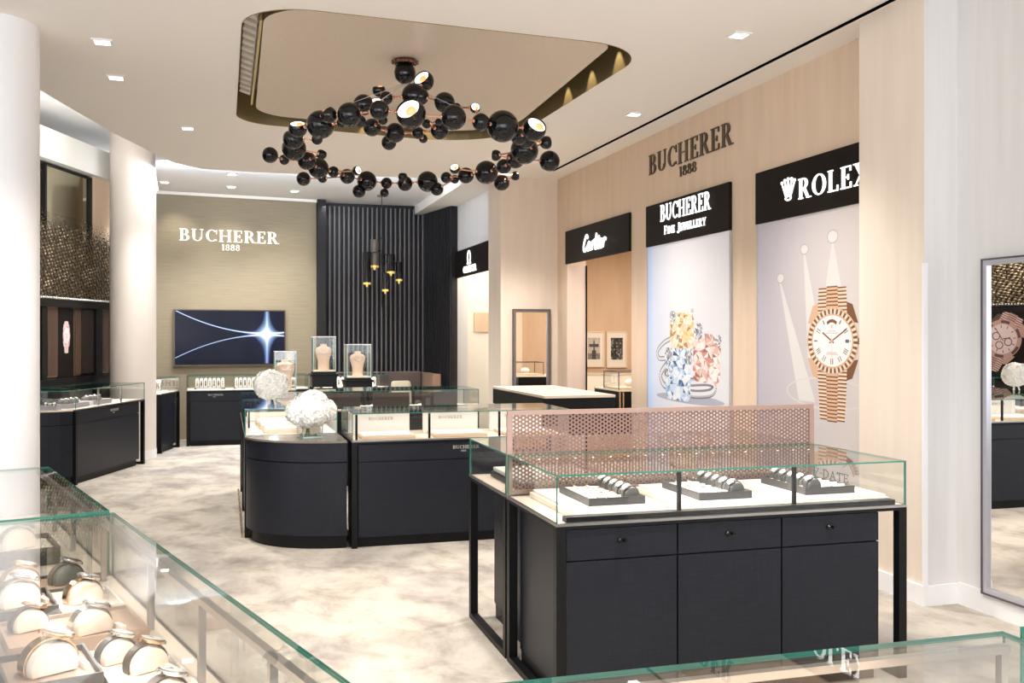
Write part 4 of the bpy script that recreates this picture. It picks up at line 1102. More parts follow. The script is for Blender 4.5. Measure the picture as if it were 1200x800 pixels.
ring(mb, 1.16, .27, .10, .105, .036, .03, -.01, 22, -PI * .27, PI * 1.27, 0, None, -.001)
mb.slab([(1.045, .165), (1.13, .165), (1.13, .192), (1.045, .192)], -.01, -.001); mb.slab([(1.19, .165), (1.275, .165), (1.275, .192), (1.19, .192)], -.01, -.001)
mb.build('emblem', 'letter_lit', g4)
text_mb('OMEGA', .10, .80, .01, 1.3, th=.16).build('lettering', 'letter_lit', g4, loc=(.80, -.0005, .045))

# bronze letters on the wall above the signs; each word is one mounted piece
t = thing('wall_lettering', 'large dark bronze roman capitals and date high on the right wall', 'wall lettering', (4.2095, 9.36, 3.13), WR)
text_mb('BUCHERER', .205, 1.75, .012).build('lettering', 'letter_bronze', t, loc=(0, 0, .125))
text_mb('1888', .098, .36, .012).build('lettering', 'letter_bronze', t, loc=(.71, 0, 0))
t = thing('wall_lettering', 'pale roman capitals and date on the grasscloth wall above the television', 'wall lettering', local(BW, BR, -.83, -.001, 2.93), BR)
text_mb('BUCHERER', .185, 1.51, .012).build('lettering', 'letter_pale', t, loc=(0, 0, .13))
text_mb('1888', .092, .28, .012).build('lettering', 'letter_pale', t, loc=(.63, 0, 0))

# -------- jewel picture
AX_ = 4.207
def wl(u, v, y0): p = at_x(u, v, 4.2); return (y0 - p.y, p.z)
t = thing('wall_picture', 'tall lit picture of three coloured gemstone rings below the jewellery sign', 'picture', (AX_, 9.384, .0), WR, 'lit picture panels')
MB().box(.02, 1.735, -.012, -.001, .10, 2.512).build('backdrop', 'backdrop_jewel', t)
for x in (0, 1.735): MB().box(x, x + .02, -.016, -.001, .10, 2.512).build('frame_strip', 'frame_silver', t)
def gem(mb, cx, cz, w, h, cut, palette, seed, y, nx=9, nz=11, rot=0.):
    rr = random.Random(seed); P = {}
    for i in range(nx + 1):
        for j in range(nz + 1):
            a, b = i / nx * 2 - 1, j / nz * 2 - 1
            jx, jz = (0 if i in (0, nx) else rr.uniform(-.5, .5) / nx), (0 if j in (0, nz) else rr.uniform(-.5, .5) / nz)
            x, z = (a + jx * 2), (b + jz * 2)
            lim = 1 - cut * max(0, abs(z) - (1 - cut)) / cut if abs(z) > 1 - cut else 1
            x *= lim
            x, z = x * w / 2, z * h / 2
            P[i, j] = (cx + x * math.cos(rot) - z * math.sin(rot), cz + x * math.sin(rot) + z * math.cos(rot))
    for i in range(nx):
        for j in range(nz):
            q = [P[i, j], P[i + 1, j], P[i + 1, j + 1], P[i, j + 1]]
            c0, c1 = rr.choice(palette), rr.choice(palette)
            if (i + j) % 2: mb.poly([q[0], q[1], q[2]], y, 0, c0); mb.poly([q[0], q[2], q[3]], y, 0, c1)
            else: mb.poly([q[0], q[1], q[3]], y, 0, c0); mb.poly([q[1], q[2], q[3]], y, 0, c1)
Y0 = 9.384
GR = [(.25, .25, .28), (.55, .55, .58), (.85, .85, .87), (.70, .69, .72), (.42, .41, .46)]
def rband(name, pts, y, wpx=.03):
    mb = MB(); pw = [wl(u, v, Y0) for u, v in pts]; pc = cur(pw, 6)
    for k in range(len(pc) - 1):
        (x0, z0), (x1, z1) = pc[k], pc[k + 1]; d = math.hypot(x1 - x0, z1 - z0) or 1e-6; nx, nz = -(z1 - z0) / d, (x1 - x0) / d
        for q, (o0, o1, c) in enumerate(((-.5, -.25, (.38, .37, .41)), (-.25, .15, (.88, .87, .88)), (.15, .35, (.62, .61, .64)), (.35, .5, (.32, .31, .35)))):
            mb.poly([(x0 + nx * o0 * wpx, z0 + nz * o0 * wpx), (x1 + nx * o0 * wpx, z1 + nz * o0 * wpx), (x1 + nx * o1 * wpx, z1 + nz * o1 * wpx), (x0 + nx * o1 * wpx, z0 + nz * o1 * wpx)], y, 0, c)
    return mb.build(name, 'print_lit', t, normals=False)
mb = MB(); a, b = wl(770, 465, Y0), wl(850, 470, Y0)
mb.poly(ell((a[0] + b[0]) / 2, (a[1] + b[1]) / 2 + .0, (b[0] - a[0]) / 2, .045, 28), -.0124, 0, (.58, .58, .64)); mb.build('cast_shadow', 'print_lit', t, normals=False)
rband('pictured_band', [(790, 395), (778, 402), (771, 412), (774, 420), (786, 418)], -.0128, .05)
rband('pictured_band', [(806, 448), (830, 447), (838, 452), (834, 460), (818, 462), (804, 460)], -.0128, .085)
rband('pictured_band', [(783, 425), (775, 438), (778, 450), (788, 455)], -.0129, .07)
def pgem(u0, v0, u1, v1, cut, pal, seed, y, nx, nz, rot=0.):
    x0, z1 = wl(u0, (v0 + v1) / 2, Y0)[0], wl((u0 + u1) / 2, v0, Y0)[1]; x1, z0 = wl(u1, (v0 + v1) / 2, Y0)[0], wl((u0 + u1) / 2, v1, Y0)[1]
    mb = MB(); gem(mb, (x0 + x1) / 2, (z0 + z1) / 2, x1 - x0, z1 - z0, cut, pal, seed, y, nx, nz, rot); mb.build('pictured_gem', 'print_lit', t, normals=False)
YEL = [(.95, .80, .52), (.93, .86, .74), (.90, .66, .30), (.96, .93, .88), (.62, .36, .18), (.97, .90, .78), (.88, .74, .58)]
BLU = [(.72, .82, .95), (.90, .94, .98), (.35, .48, .70), (.97, .98, 1), (.12, .17, .30), (.80, .88, .96), (.60, .72, .88), (.94, .95, .97)]
PNK = [(.93, .78, .72), (.95, .88, .85), (.72, .42, .36), (.96, .92, .90), (.85, .62, .55), (.94, .84, .80), (.52, .24, .20)]
pgem(786, 366, 814, 411, .25, YEL, 2, -.0135, 8, 10)
pgem(813, 391, 845, 449, .22, PNK, 5, -.0132, 8, 11, -.06)
pgem(781, 408, 810, 469, .2, BLU, 8, -.0140, 9, 14)
for (u, v, r, sd) in ((789, 371, .075, 1), (812, 362 + 2, .03, 2), (819, 388, .10, 3), (843, 398, .06, 4), (784, 416, .10, 5), (808, 419, .09, 6), (783, 437, .08, 7)):
    x, z = wl(u, v, Y0); mb = MB(); gem(mb, x, z, r * 1.7, r * 1.5, .5, GR + [(.95, .95, .97)], sd, -.0143, 5, 5); mb.build('pictured_gem', 'print_lit', t, normals=False)

mat('letter_print', (.14, .125, .115), .5)
# -------- watch pictures
def watch_picture(parent, cx, cz, rx, rz, yb, pal, numerals=True, top=1.62, bottom=2.45, chrono=False, m='print_lit', tilt=0.):
    """a flat printed wristwatch: bracelet of three-row links, fluted bezel, dial, hands"""
    K, Dk, Lt, dial, ink = pal
    def fin(mb, name):
        if tilt:
            cs, sn = math.cos(tilt), math.sin(tilt)
            mb.v = [(cx + (x - cx) * cs - (z - cz) * rx / rz * sn, y, cz + (z - cz) * cs + (x - cx) * rz / rx * sn) for x, y, z in mb.v]
        return mb.build(name, m, parent, normals=False)
    for sgn, ext in ((1, top), (-1, bottom)):
        mb = MB(); z = .86; k = 0
        while z < ext:
            h = .115; f = 1 - .17 * max(0, (z - .9)) / 1.5
            w = .60 * f
            for q, (a, b) in enumerate(((-1, -.40), (-.40, .40), (.40, 1))):
                dz = .045 if q == 1 else 0
                xa, xb = cx + a * w * rx, cx + b * w * rx
                z0, z1 = cz + sgn * (z + dz) * rz, cz + sgn * (z + dz + h) * rz
                zm, zl = z0 + (z1 - z0) * .62, z0 + (z1 - z0) * .25
                mb.poly([(xa, z0), (xb, z0), (xb, zl), (xa, zl)], yb, 0, K)
                mb.poly([(xa, zl), (xb, zl), (xb, zm), (xa, zm)], yb, 0, Lt if q != 1 else K)
                mb.poly([(xa, zm), (xb, zm), (xb, z1), (xa, z1)], yb, 0, Dk)
            z += h; k += 1
        fin(mb, 'pictured_bracelet')
    mb = MB()
    for sx in (-1, 1):
        for sz in (-1, 1):
            mb.poly([(cx + sx * .58 * rx, cz + sz * 1.20 * rz), (cx + sx * .80 * rx, cz + sz * 1.12 * rz), (cx + sx * 1.02 * rx, cz + sz * .55 * rz), (cx + sx * .6 * rx, cz + sz * .6 * rz)], yb - .0006, 0, K if sx < 0 else Dk)
    mb.poly(ell(cx, cz, rx * 1.04, rz * 1.04, 40), yb - .0008, 0, K)
    mb.poly([(cx + 1.0 * rx, cz - .10 * rz), (cx + 1.13 * rx, cz - .09 * rz), (cx + 1.13 * rx, cz + .09 * rz), (cx + 1.0 * rx, cz + .10 * rz)], yb - .0009, 0, Dk)
    fin(mb, 'pictured_case')
    mb = MB(); n = 72
    for k in range(n):
        a0, a1 = 2 * PI * k / n, 2 * PI * (k + 1) / n
        c = (Dk if k % 2 else Lt) if not chrono else (K if (k // 6) % 2 else Dk)
        mb.poly([(cx + rx * math.cos(a0), cz + rz * math.sin(a0)), (cx + rx * math.cos(a1), cz + rz * math.sin(a1)),
                 (cx + .84 * rx * math.cos(a1), cz + .84 * rz * math.sin(a1)), (cx + .84 * rx * math.cos(a0), cz + .84 * rz * math.sin(a0))], yb - .0016, 0, c)
    ring(mb, cx, cz, rx * .85, rz * .85, rx * .035, rz * .035, yb - .0018, 48, 0, 2 * PI, 0, K)
    fin(mb, 'pictured_bezel')
    mb = MB(); mb.poly(ell(cx, cz, rx * .80, rz * .80, 48), yb - .0022, 0, dial)
    def bar(a, r0, r1, w, c, dy=.0026):
        s, co = math.sin(a), math.cos(a)
        P = [(r0, -w), (r0, w), (r1, w), (r1, -w)]
        mb.poly([(cx + rx * (s * r + co * o), cz + rz * (co * r - s * o)) for r, o in P], yb - dy, 0, c)
    for h in range(12):
        a = h * PI / 6
        if numerals and h in (4, 5, 6, 7, 8, 2, 10):
            for o in ((-.06, 0, .06) if h in (4, 8) else (-.04, .04)): 
                s, co = math.sin(a), math.cos(a)
                P = [(.55, o - .014), (.55, o + .014), (.72, o + .014), (.72, o - .014)]
                mb.poly([(cx + rx * (s * r + co * q), cz + rz * (co * r - s * q)) for r, q in P], yb - .0026, 0, ink)
        elif h or chrono: bar(a, .60, .74, .022, ink)
    if chrono:
        for sx, sz in ((-.36, .0), (.36, .0), (0, -.36)): 
            ring(mb, cx + sx * rx, cz + sz * rz, rx * .22, rz * .22, rx * .05, rz * .05, yb - .0026, 24, 0, 2 * PI, 0, Dk)
    else:
        ring(mb, cx, cz + rz * .02, rx * .42, rz * .66, rx * .42 * .2, rz * .10, yb - .0026, 14, PI * .33, PI * .67, 0, Dk)     # day window
        bar(PI / 2, .50, .72, .075, (.95, .95, .95)); bar(PI / 2, .54, .68, .05, (.25, .22, .22), .0028)                       # date window
        mb.poly([(cx - .02 * rx, cz + .40 * rz), (cx + .02 * rx, cz + .40 * rz), (cx + .035 * rx, cz + .50 * rz), (cx - .035 * rx, cz + .50 * rz)], yb - .0027, 0, K)
        for zz, w in ((.31, .16), (.25, .24), (-.36, .20), (-.41, .24)): mb.poly([(cx - w * rx, cz + (zz - .012) * rz), (cx + w * rx, cz + (zz - .012) * rz), (cx + w * rx, cz + (zz + .012) * rz), (cx - w * rx, cz + (zz + .012) * rz)], yb - .0027, 0, (.72, .62, .58))
    fin(mb, 'pictured_dial')
    mb = MB(); bar(math.radians(305), -.1, .46, .026, Dk, .0032); bar(math.radians(58), -.12, .70, .022, Dk, .0033); bar(math.radians(178), -.2, .72, .006, K, .0034)
    mb.poly(ell(cx, cz, rx * .05, rz * .05, 12), yb - .0036, 0, K); fin(mb, 'pictured_hands')
GOLD = ((.80, .56, .40), (.32, .17, .10), (.94, .78, .65), (.93, .91, .89), (.34, .24, .20))
Y1 = 7.191
t = thing('wall_picture', 'tall lit picture of a rose gold wristwatch below the crown sign', 'picture', (AX_, Y1, 0), WR, 'lit picture panels')
MB().box(.02, 1.665, -.012, -.001, .10, 2.512).build('backdrop', 'backdrop_watch', t)
MB().box(0, .02, -.016, -.001, .10, 2.512).build('picture_frame', 'frame_silver', t)
def wl1(u, v): p = at_x(u, v, 4.197); return (Y1 - p.y, p.z)
for (u0, v0, u1, v1, r) in ((915, 326, 946, 470, 7.5), (943, 292, 957, 420, 7.5), (976, 277, 977, 345, 9)):
    x0, z0 = wl1(u0, v0); x1, z1 = wl1(u1, v1); rr_ = r * 6.6 / F
    mb = MB(); c = (.83, .79, .76)
    mb.poly(ell(x0, z0, rr_ * 1.35, rr_, 24), -.0126, 0, (.86, .82, .79)); ring(mb, x0, z0, rr_ * 1.35, rr_, .012, .01, -.0128, 24, 0, 2 * PI, 0, (.66, .60, .58))
    mb.poly([(x0 - .012, z0 - rr_), (x0 + .012, z0 - rr_), (x1 + .11, z1), (x1 - .11, z1)], -.0124, 0, c); mb.build('pictured_needle', 'print_lit', t, normals=False)
mb = MB(); x, z = wl1(968, 461); ring(mb, x, z, .52, .12, .016, .014, -.0125, 40, 0, 2 * PI, 0, (.80, .76, .74)); mb.build('pictured_ring', 'print_lit', t, normals=False)
cx, cz = wl1(975.5, 399.5)
watch_picture(t, cx, cz, .300, .232, -.013, GOLD)
x, z = wl1(978, 556); z += .12; RZ = .80                            # faint mirror image of the dial at the foot of the print
mb = MB()
ring(mb, x, z - .12, .30, .19, .06, .04, -.0126, 40, .15, PI - .15, 0, (.70, .60, .56)); ring(mb, x, z - .12, .235, .15, .012, .01, -.0128, 40, .1, PI - .1, 0, (.50, .38, .33))
for k in range(24):
    a = .2 + (PI - .4) * k / 23; mb.poly([(x + .245 * math.cos(a), z - .12 + .155 * math.sin(a)), (x + .295 * math.cos(a), z - .12 + .188 * math.sin(a)), (x + .295 * math.cos(a + .05), z - .12 + .188 * math.sin(a + .05)), (x + .245 * math.cos(a + .05), z - .12 + .185 * math.sin(a + .05))], -.0130, 0, (.55, .40, .33))
for a in (.75, 1.1, 1.45, 1.75, 2.1, 2.45):
    s, co = math.sin(a), math.cos(a); mb.poly([(x + .14 * co - .006, z - .12 + .10 * s), (x + .14 * co + .006, z - .12 + .10 * s), (x + .21 * co + .006, z - .12 + .135 * s), (x + .21 * co - .006, z - .12 + .135 * s)], -.0131, 0, (.5, .40, .36))
mb.build('pictured_reflection', 'print_lit', t, normals=False)
xa = wl1(962, 570)[0]; xb, zb = wl1(993, 566)
text_mb('DAY-DATE', .062, 1.9 * (xb - xa), .0012, .62, style=sans).build('lettering', 'letter_print', t, loc=(xb - 1.9 * (xb - xa) + .02, -.0125, zb))

# watch posters on the dark left wall
ROSE = ((.50, .33, .28), (.14, .08, .07), (.70, .52, .47), (.66, .53, .50), (.10, .06, .05))
t = thing('wall_picture', 'dark picture of a large pale watch, a sliver seen on the dark left wall', 'picture', local(LP, LR, 1.36, .048), LR, 'dark watch pictures on the left wall')
MB().box(0, .40, -.012, 0, 1.06, 1.93).build('backdrop', 'sign_black', t)
PALE = ((.90, .76, .74), (.70, .50, .48), (.97, .92, .92), (.96, .92, .93), (.5, .4, .4))
watch_picture(t, .21, 1.60, .085, .12, -.014, PALE, False, 1.4, 1.75, True, 'print_lit')
t = thing('wall_picture', 'dark picture of a chronograph watch seen in the tall mirror', 'picture', local(LP, LR, -.52, .048), LR, 'dark watch pictures on the left wall')
MB().box(0, 1.05, -.06, 0, 1.06, 1.97).build('backdrop', 'sign_black', t)
watch_picture(t, .52, 1.55, .27, .27, -.062, ROSE, False, 1.35, 1.75, True, 'print_lit', .45)

# mirrors
def mirror(label, loc, rotz, w, z0, z1, f, fm, depth=.035):
    t = thing('wall_mirror', label, 'mirror', (loc[0], loc[1], z0), rotz, 'tall wall mirrors')
    h = z1 - z0; k = .008
    mb = MB(); mb.box(0, k, -depth, -.001, 0, h); mb.box(w - k, w, -depth, -.001, 0, h); mb.box(k, w - k, -depth, -.001, 0, k); mb.box(k, w - k, -depth, -.001, h - k, h)
    mb.build('outer_frame', 'frame_dark', t)
    mb = MB(); a = k + .0005; b = k + f; d = depth * .8
    mb.box(a, b, -d, -.001, a, h - a); mb.box(w - b, w - a, -d, -.001, a, h - a); mb.box(b, w - b, -d, -.001, a, b); mb.box(b, w - b, -d, -.001, h - b, h - a)
    mb.build('frame', fm, t)
    MB().box(b, w - b, -.012, -.002, b, h - b).build('mirror_glass', 'mirror', t)
    return t
mirror('tall silver-framed mirror on the pale wall at the right edge', (4.2095, 4.675), WR, .98, .115, 2.04, .03, 'frame_silver')
mirror('narrow tall mirror with a grey-brown frame on the far pillar', (3.585, 12.299), 0, .515, .12, 1.945, .035, 'frame_wood', .045)

# television
t = thing('television', 'large wall television showing blue-white light streaks on black', 'television', local(BW, BR, -.916, -.001, 1.13), BR)
MB().box(0, 1.70, -.05, -.001, 0, .875).build('bezel', 'tv_bezel', t); MB().box(.016, 1.684, -.0515, -.0501, .016, .859).build('panel_edge', 'tv_black', t)
MB().box(0, 1.65, -.001, 0, 0, .82).build('screen', 'tv_screen', t, loc=(.025, -.0518, .03))

# pictures in the tan room
def framed(u0, v0, u1, v1, label, seed):
    d = ray(u0, v0); k = 14.0 / d[1]; p = Vector((d[0] * k, 14., H + d[2] * k)); d = ray(u1, v1); k = 14.0 / d[1]; q = Vector((d[0] * k, 14., H + d[2] * k))
    w, h = q.x - p.x, p.z - q.z
    t = thing('framed_picture', label, 'framed picture', (p.x, 13.999, q.z), 0, 'cream framed pictures')
    mb = MB(); mb.box(0, .02, -.03, 0, 0, h); mb.box(w - .02, w, -.03, 0, 0, h); mb.box(.02, w - .02, -.03, 0, 0, .02); mb.box(.02, w - .02, -.03, 0, h - .02, h); mb.build('frame', 'frame_cream', t)
    MB().box(.02, w - .02, -.018, -.001, .02, h - .02).build('mount_board', 'mat_board', t)
    mb = MB(); rr = random.Random(seed); nx, nz = 9, 14
    x0, x1, z0, z1 = w * .22, w * .80, h * .22, h * .82
    for i in range(nx):
        for j in range(nz):
            a, b = x0 + (x1 - x0) * i / nx, x0 + (x1 - x0) * (i + 1) / nx; c, e = z0 + (z1 - z0) * j / nz, z0 + (z1 - z0) * (j + 1) / nz
            if seed == 1:
                g = .62 - .3 * (j < 4) + rr.uniform(-.06, .06)
                if abs(i - 4) < (1.6 if j < 6 else .9) and j < 12: g = .10 + .05 * (j % 2)
                if j in (8, 9) : g = .14 if abs(i - 4) < 4 else g
                if j > 11 and abs(i - 4) < 2: g = .55
            else: g = rr.choice((.03, .05, .05, .08, .12, .22, .4))
            mb.poly([(a, c), (b, c), (b, e), (a, e)], -.0185, 0, (g, g * .93, g * .86))
    mb.build('photograph', 'print', t, normals=False)
framed(683, 388, 707.5, 430, 'left framed black and white photograph of a figure on the tan wall', 1)
framed(710, 388, 734, 430.5, 'right framed dark abstract photograph on the tan wall', 2)
# small glass case on the black cabinet
t = thing('vitrine', 'small black-edged glass case on the black cabinet in the tan doorway', 'vitrine', (4.15, 10.05, 1.0005), 0)
w, h = .45, .20
mb = MB(); k = .009
for x in (0, w - k):
    for y in (0, w - k): mb.box(x, x + k, y, y + k, 0, h - k)
mb.box(0, w, 0, k, h - k, h); mb.box(0, w, w - k, w, h - k, h); mb.box(0, k, k, w - k, h - k, h); mb.box(w - k, w, k, w - k, h - k, h)
mb.build('edge_frame', 'frame_dark', t)
pane(t, 'glass_front', k, w - k, 0, .006, 0, h - k, 1); pane(t, 'glass_side', 0, .006, k, w - k, 0, h - k, 0)
MB().box(.01, w - .01, .01, w - .01, 0, .02).build('base', 'pad_edge', t)
t = thing('jewellery_stand', 'white jewellery cushion inside the small glass case in the tan doorway', 'jewellery stand', (4.38, 10.25, 1.021), 0)
MB().ball((0, 0, .045), .06, 14, 8, 0, sq=(1.2, 1, .75)).build('pillow', 'white_pad', t, smooth=True); MB().lathe([(.055, 0), (.05, .012)], 16).build('foot', 'white_pad', t)

# ================================================================== CHANDELIER
mat('canopy_copper', (.22, .11, .08), .2, .9)
ZR = 3.08
SPH = [  # u, v, radius in px, opening (toward right, up, camera) or None, depth rule
 (375.5, 146, 15, None), (349, 150, 10, (.05, .8, .55)), (344.6, 173.7, 13, None), (343.6, 163, 11, (-.1, .9, -.2)), (316.4, 181.6, 8.5, (-.8, .1, -.3)),
 (333, 187, 5.5, (-.8, -.1, -.3)), (371.6, 163, 6, None), (359.5, 188, 10, None), (377, 180.7, 5.5, (.3, .9, -.3)), (373.3, 197, 11, None), (355.7, 209.4, 7.5, None),
 (378, 208.8, 5, None), (390.8, 201.3, 6, None), (407, 206.6, 8, None), (418.4, 199.9, 5, (.7, .1, .65)), (430, 212, 10.5, None), (420.7, 224, 7, None),
 (453, 214.5, 6, None), (450.5, 225.8, 4.7, None), (474.7, 215, 8, None), (472, 207, 5, (0, .95, -.2)), (409.5, 134.4, 13, None), (426, 122.7, 11, None),
 (385, 134.5, 9, (-.6, .75, .1)), (400, 144, 5, None), (422, 142, 6.5, None), (444, 105.7, 7, (0, .93, .3)), (452.6, 114.8, 7, None), (444.5, 129, 10.5, None), (441, 121.5, 7, (-.1, .6, .75)),
 (448.8, 140.8, 5, None), (436, 149.3, 9.5, None), (463, 155.6, 10.5, None), (455.8, 167, 8, None), (481.7, 133.3, 16, (-.28, .45, .8)), (496.6, 95, 11, (-.4, .5, .75)),
 (485, 112, 13, None), (493, 113, 9, None), (521, 120, 11, None), (556.7, 126.5, 5.5, (.2, .25, .9)), (531.6, 137.6, 13.5, None), (563.5, 143, 9.5, None), (535, 126, 5, None),
 (589, 148, 17, None), (582, 149, 7, (-.3, .1, .9)), (626, 151, 13, (.4, .55, .72)), (608, 160, 9, None), (617, 164, 9, None), (640, 167, 7, (.8, .1, -.3)), (614.5, 176, 15, None),
 (644, 188.6, 11, None), (604, 186.5, 10, None), (581, 182, 6, (-.9, .1, -.2)), (590.5, 195, 8, None), (604, 206, 5, (.8, .2, -.3)), (570, 202, 12.5, None), (588, 214, 8.5, None),
 (546, 205.6, 8.5, None), (533, 197.7, 5.5, (-.1, .5, .8)), (533, 210, 4.7, None), (523, 208, 6, None), (501, 212.6, 11, None), (512, 221.5, 7, None), (515, 153, 9.5, None),
 (490, 155.6, 6.5, None), (496, 162.5, 4.7, None), (500, 145, 5, None), (514, 143, 4, None)]
can = at_depth(474.5, 70, 7.48)
t = thing('chandelier', 'ring chandelier of glossy black spheres on copper joints under the bronze ceiling recess', 'chandelier', (can.x, can.y, 3.70), 0)
T0 = Vector((can.x, can.y, 3.70))
mb = MB(); mb.lathe([(.085, -.001), (.09, -.012), (.09, -.02), (.078, -.032)], 28)
for k in range(14): mb.ball((.095 * math.cos(k * PI / 7), .095 * math.sin(k * PI / 7), -.02), .012, 8, 5)
mb.build('canopy_flange', 'canopy_copper', t, smooth=True)
mb = MB(); mb.lathe([(.055, -.04), (.075, -.06), (.083, -.10), (.072, -.145), (.04, -.175), (.012, -.185)], 28); mb.build('canopy', 'gloss_black', t, smooth=True)
camR, camU, camT = Vector((C_, -S_, 0)), Vector((0, 0, 1)), Vector((-S_, -C_, 0))
cen, rad = [], []
for (u, v, rp, op) in SPH:
    d = F * (ZR - H) / (YH - v)
    d = max(6.55, min(9.4, d))
    if v < 127: d = 6.9 + (127 - v) * .012
    if 139 < v < 170 and 430 < u < 520: d = 7.1 + (v - 140) * .02
    c = at_depth(u, v, d) - T0; r = rp * d / F
    r *= 1.1; cen.append(c); rad.append(r)
    if op is None:
        mb = MB(); mb.ball(c, r, 20, 12); mb.build('globe', 'gloss_black', t, smooth=True)
    else:
        ax = (camR * op[0] + camU * op[1] + camT * op[2]).normalized()
        a = math.acos(.55); q = ax.to_track_quat('Z', 'Y').to_matrix().to_4x4(); Mx = Matrix.Translation(c) @ q
        prof = [(max(1e-4, r * math.sin(PI - (PI - a) * k / 10)), r * math.cos(PI - (PI - a) * k / 10)) for k in range(11)]
        prof += [(p[0] * .93, p[1] * .93 + .03 * r) for p in prof[::-1][:6]]
        vs, fs = [], []; seg = 20
        for rr_, z in prof: vs += [(rr_ * math.cos(2 * PI * i / seg), rr_ * math.sin(2 * PI * i / seg), z) for i in range(seg)]
        for j in range(len(prof) - 1): fs += [(j * seg + i, j * seg + (i + 1) % seg, (j + 1) * seg + (i + 1) % seg, (j + 1) * seg + i) for i in range(seg)]
        sh = MB().add(vs, fs, 0, Mx).build('lamp_shade', 'gloss_black', t, smooth=True)
        lit = op[2] > 0 or op[1] > .85
        if lit:
            mb = MB(); mb.lathe([(r * .79, r * .40), (r * .70, r * .43), (r * .3, r * .43)], 20, 0, Mx); mb.build('reflector', 'bulb', sh, smooth=True)
            mb = MB(); mb.ball((r * .22, -r * .18, r * .30), r * .42, 12, 8); mb.v = [tuple(Mx @ Vector(p)) for p in mb.v]; mb.build('bulb', 'bulb_amber', sh, smooth=True)
edges = []                                        # copper joints follow the shortest tree through all spheres
inn, out_ = {0}, set(range(1, len(cen)))
while out_:
    b = min(((cen[i] - cen[j]).length - rad[i] - rad[j], i, j) for i in inn for j in out_)
    edges.append((b[1], b[2])); inn.add(b[2]); out_.remove(b[2])
def joint(i, j):
    a, b = cen[i], cen[j]; d = (b - a).normalized(); p, q = a + d * rad[i] * .9, b - d * rad[j] * .9
    mb = MB()
    if (q - p).dot(d) > .006:
        mb.tube(p, q, .0065, 8)
        mb.ball(a + d * rad[i], .014, 8, 6); mb.ball(b - d * rad[j], .014, 8, 6)
        mb.build('joint', 'copper', t, smooth=True)
for i, j in edges: joint(i, j)
low = sorted(range(len(cen)), key=lambda k: (cen[k] - Vector((0, 0, -.5))).length)
for k in (36, 40, 21, 28, 32):
    MB().tube((0, 0, -.18), cen[k] + Vector((0, 0, rad[k] * .9)), .0022, 6).build('cable', 'frame_silver', t)

# small cylinder pendant cluster in front of the pleated niche
pc = at_depth(447.5, 236, 15.4); pz_ = 3.80
t = thing('pendant_lamp', 'pendant cluster of black and brown tubes with gold tips before the pleated niche', 'pendant lamp', (pc.x, pc.y, pz_), 0)
MB().lathe([(.075, 0), (.075, -.02)], 20).build('canopy', 'frame_wood', t); MB().tube((0, 0, -.02), (0, 0, -1.75), .006, 6).build('cable', 'black_metal', t)
T1 = Vector((pc.x, pc.y, pz_))
for (u, v0, v1, w, m, dd) in ((430, 295, 331, 9.5, 'gloss_black', 0), (439, 281, 311, 10.5, 'pendant_brown', .12), (458, 298, 318, 10, 'gloss_black', 0), (467.5, 307, 327, 8, 'gloss_black', .05), (451.5, 320, 339, 8, 'gloss_black', -.08), (449, 297, 310, 5, 'gloss_black', .05)):
    a = at_depth(u, v0, 15.4 + dd) - T1; b = at_depth(u, v1, 15.4 + dd) - T1; r = w / 2 * 15.4 / F
    c = MB().tube(tuple(a), (a.x, a.y, b.z), r, 18).build('tube_shade', m, t, smooth=True)
    if w > 6: MB().lathe([(r * .98, b.z - .001), (r * .98, b.z - .03), (r * .35, b.z - .032), (r * .22, b.z - .07)], 18, 0, Matrix.Translation((a.x, a.y, 0))).build('gold_tip', 'gold', c, smooth=True)
    MB().tube((0, 0, a.z + .02 - (0 if v0 > 300 else .0)), (a.x, a.y, a.z - .03), .008, 6).build('arm', 'black_metal', t)

# ================================================================== LIGHT
for d in DL: downlight(d[0], d[1], d[2], d[3], 0)
def spot(x, y, z, tx, ty, tz, w, ang=70, c=(1, .93, .84), blend=.6, size=.05):
    l = bpy.data.lights.new('spot', 'SPOT'); l.energy = w; l.spot_size = math.radians(ang); l.spot_blend = blend; l.shadow_soft_size = size; l.color = c
    o = bpy.data.objects.new('spot', l); col.objects.link(o); o.location = (x, y, z)
    o.rotation_euler = (Vector((tx, ty, tz)) - Vector((x, y, z))).to_track_quat('-Z', 'Y').to_euler()
def area(x, y, z, tx, ty, tz, sx, sy, w, c=(1, .95, .88)):
    l = bpy.data.lights.new('area', 'AREA'); l.shape = 'RECTANGLE'; l.size = sx; l.size_y = sy; l.energy = w; l.color = c
    o = bpy.data.objects.new('area', l); col.objects.link(o); o.location = (x, y, z)
    o.rotation_euler = (Vector((tx, ty, tz)) - Vector((x, y, z))).to_track_quat('-Z', 'Y').to_euler()
    o.visible_glossy = True
# shop daylight from the open street side and rows of ceiling lamps
for x, y in ((1.5, 4.6), (3.0, 6.2), (3.0, 8.6), (-.4, 6.0), (-.5, 9.4), (1.4, 11.3), (3.2, 11.0), (.5, 3.0), (2.6, 3.0)):
    spot(x, y, 3.63, x, y, 0, 225, 110, (1, .945, .88), .8, .08)
for x, y in ((-.8, 14.6), (.1, 14.9), (1.0, 15.1), (2.2, 14.2), (-.6, 12.6)):
    spot(x, y, 3.77, x, y, 0, 150, 110, (.98, .97, .96), .8, .06)
for x, y in ((2.78, 8.2), (2.80, 7.65), (2.82, 7.1), (.25, 9.55), (2.1, 10.05), (1.4, 9.9)):   # trough spots
    spot(x, y, 3.96, x + (.10 if x > 2.5 else 0), y + (.08 if y > 9 else 0), 3.5, 14, 50, (1, .85, .6), .4, .01)
for x in (-.7, .1, .9): spot(x, 15.40, 3.72, x, 16.05, 2.4, 16, 80, (1, .92, .78), .9, .05)      # wash on the grasscloth
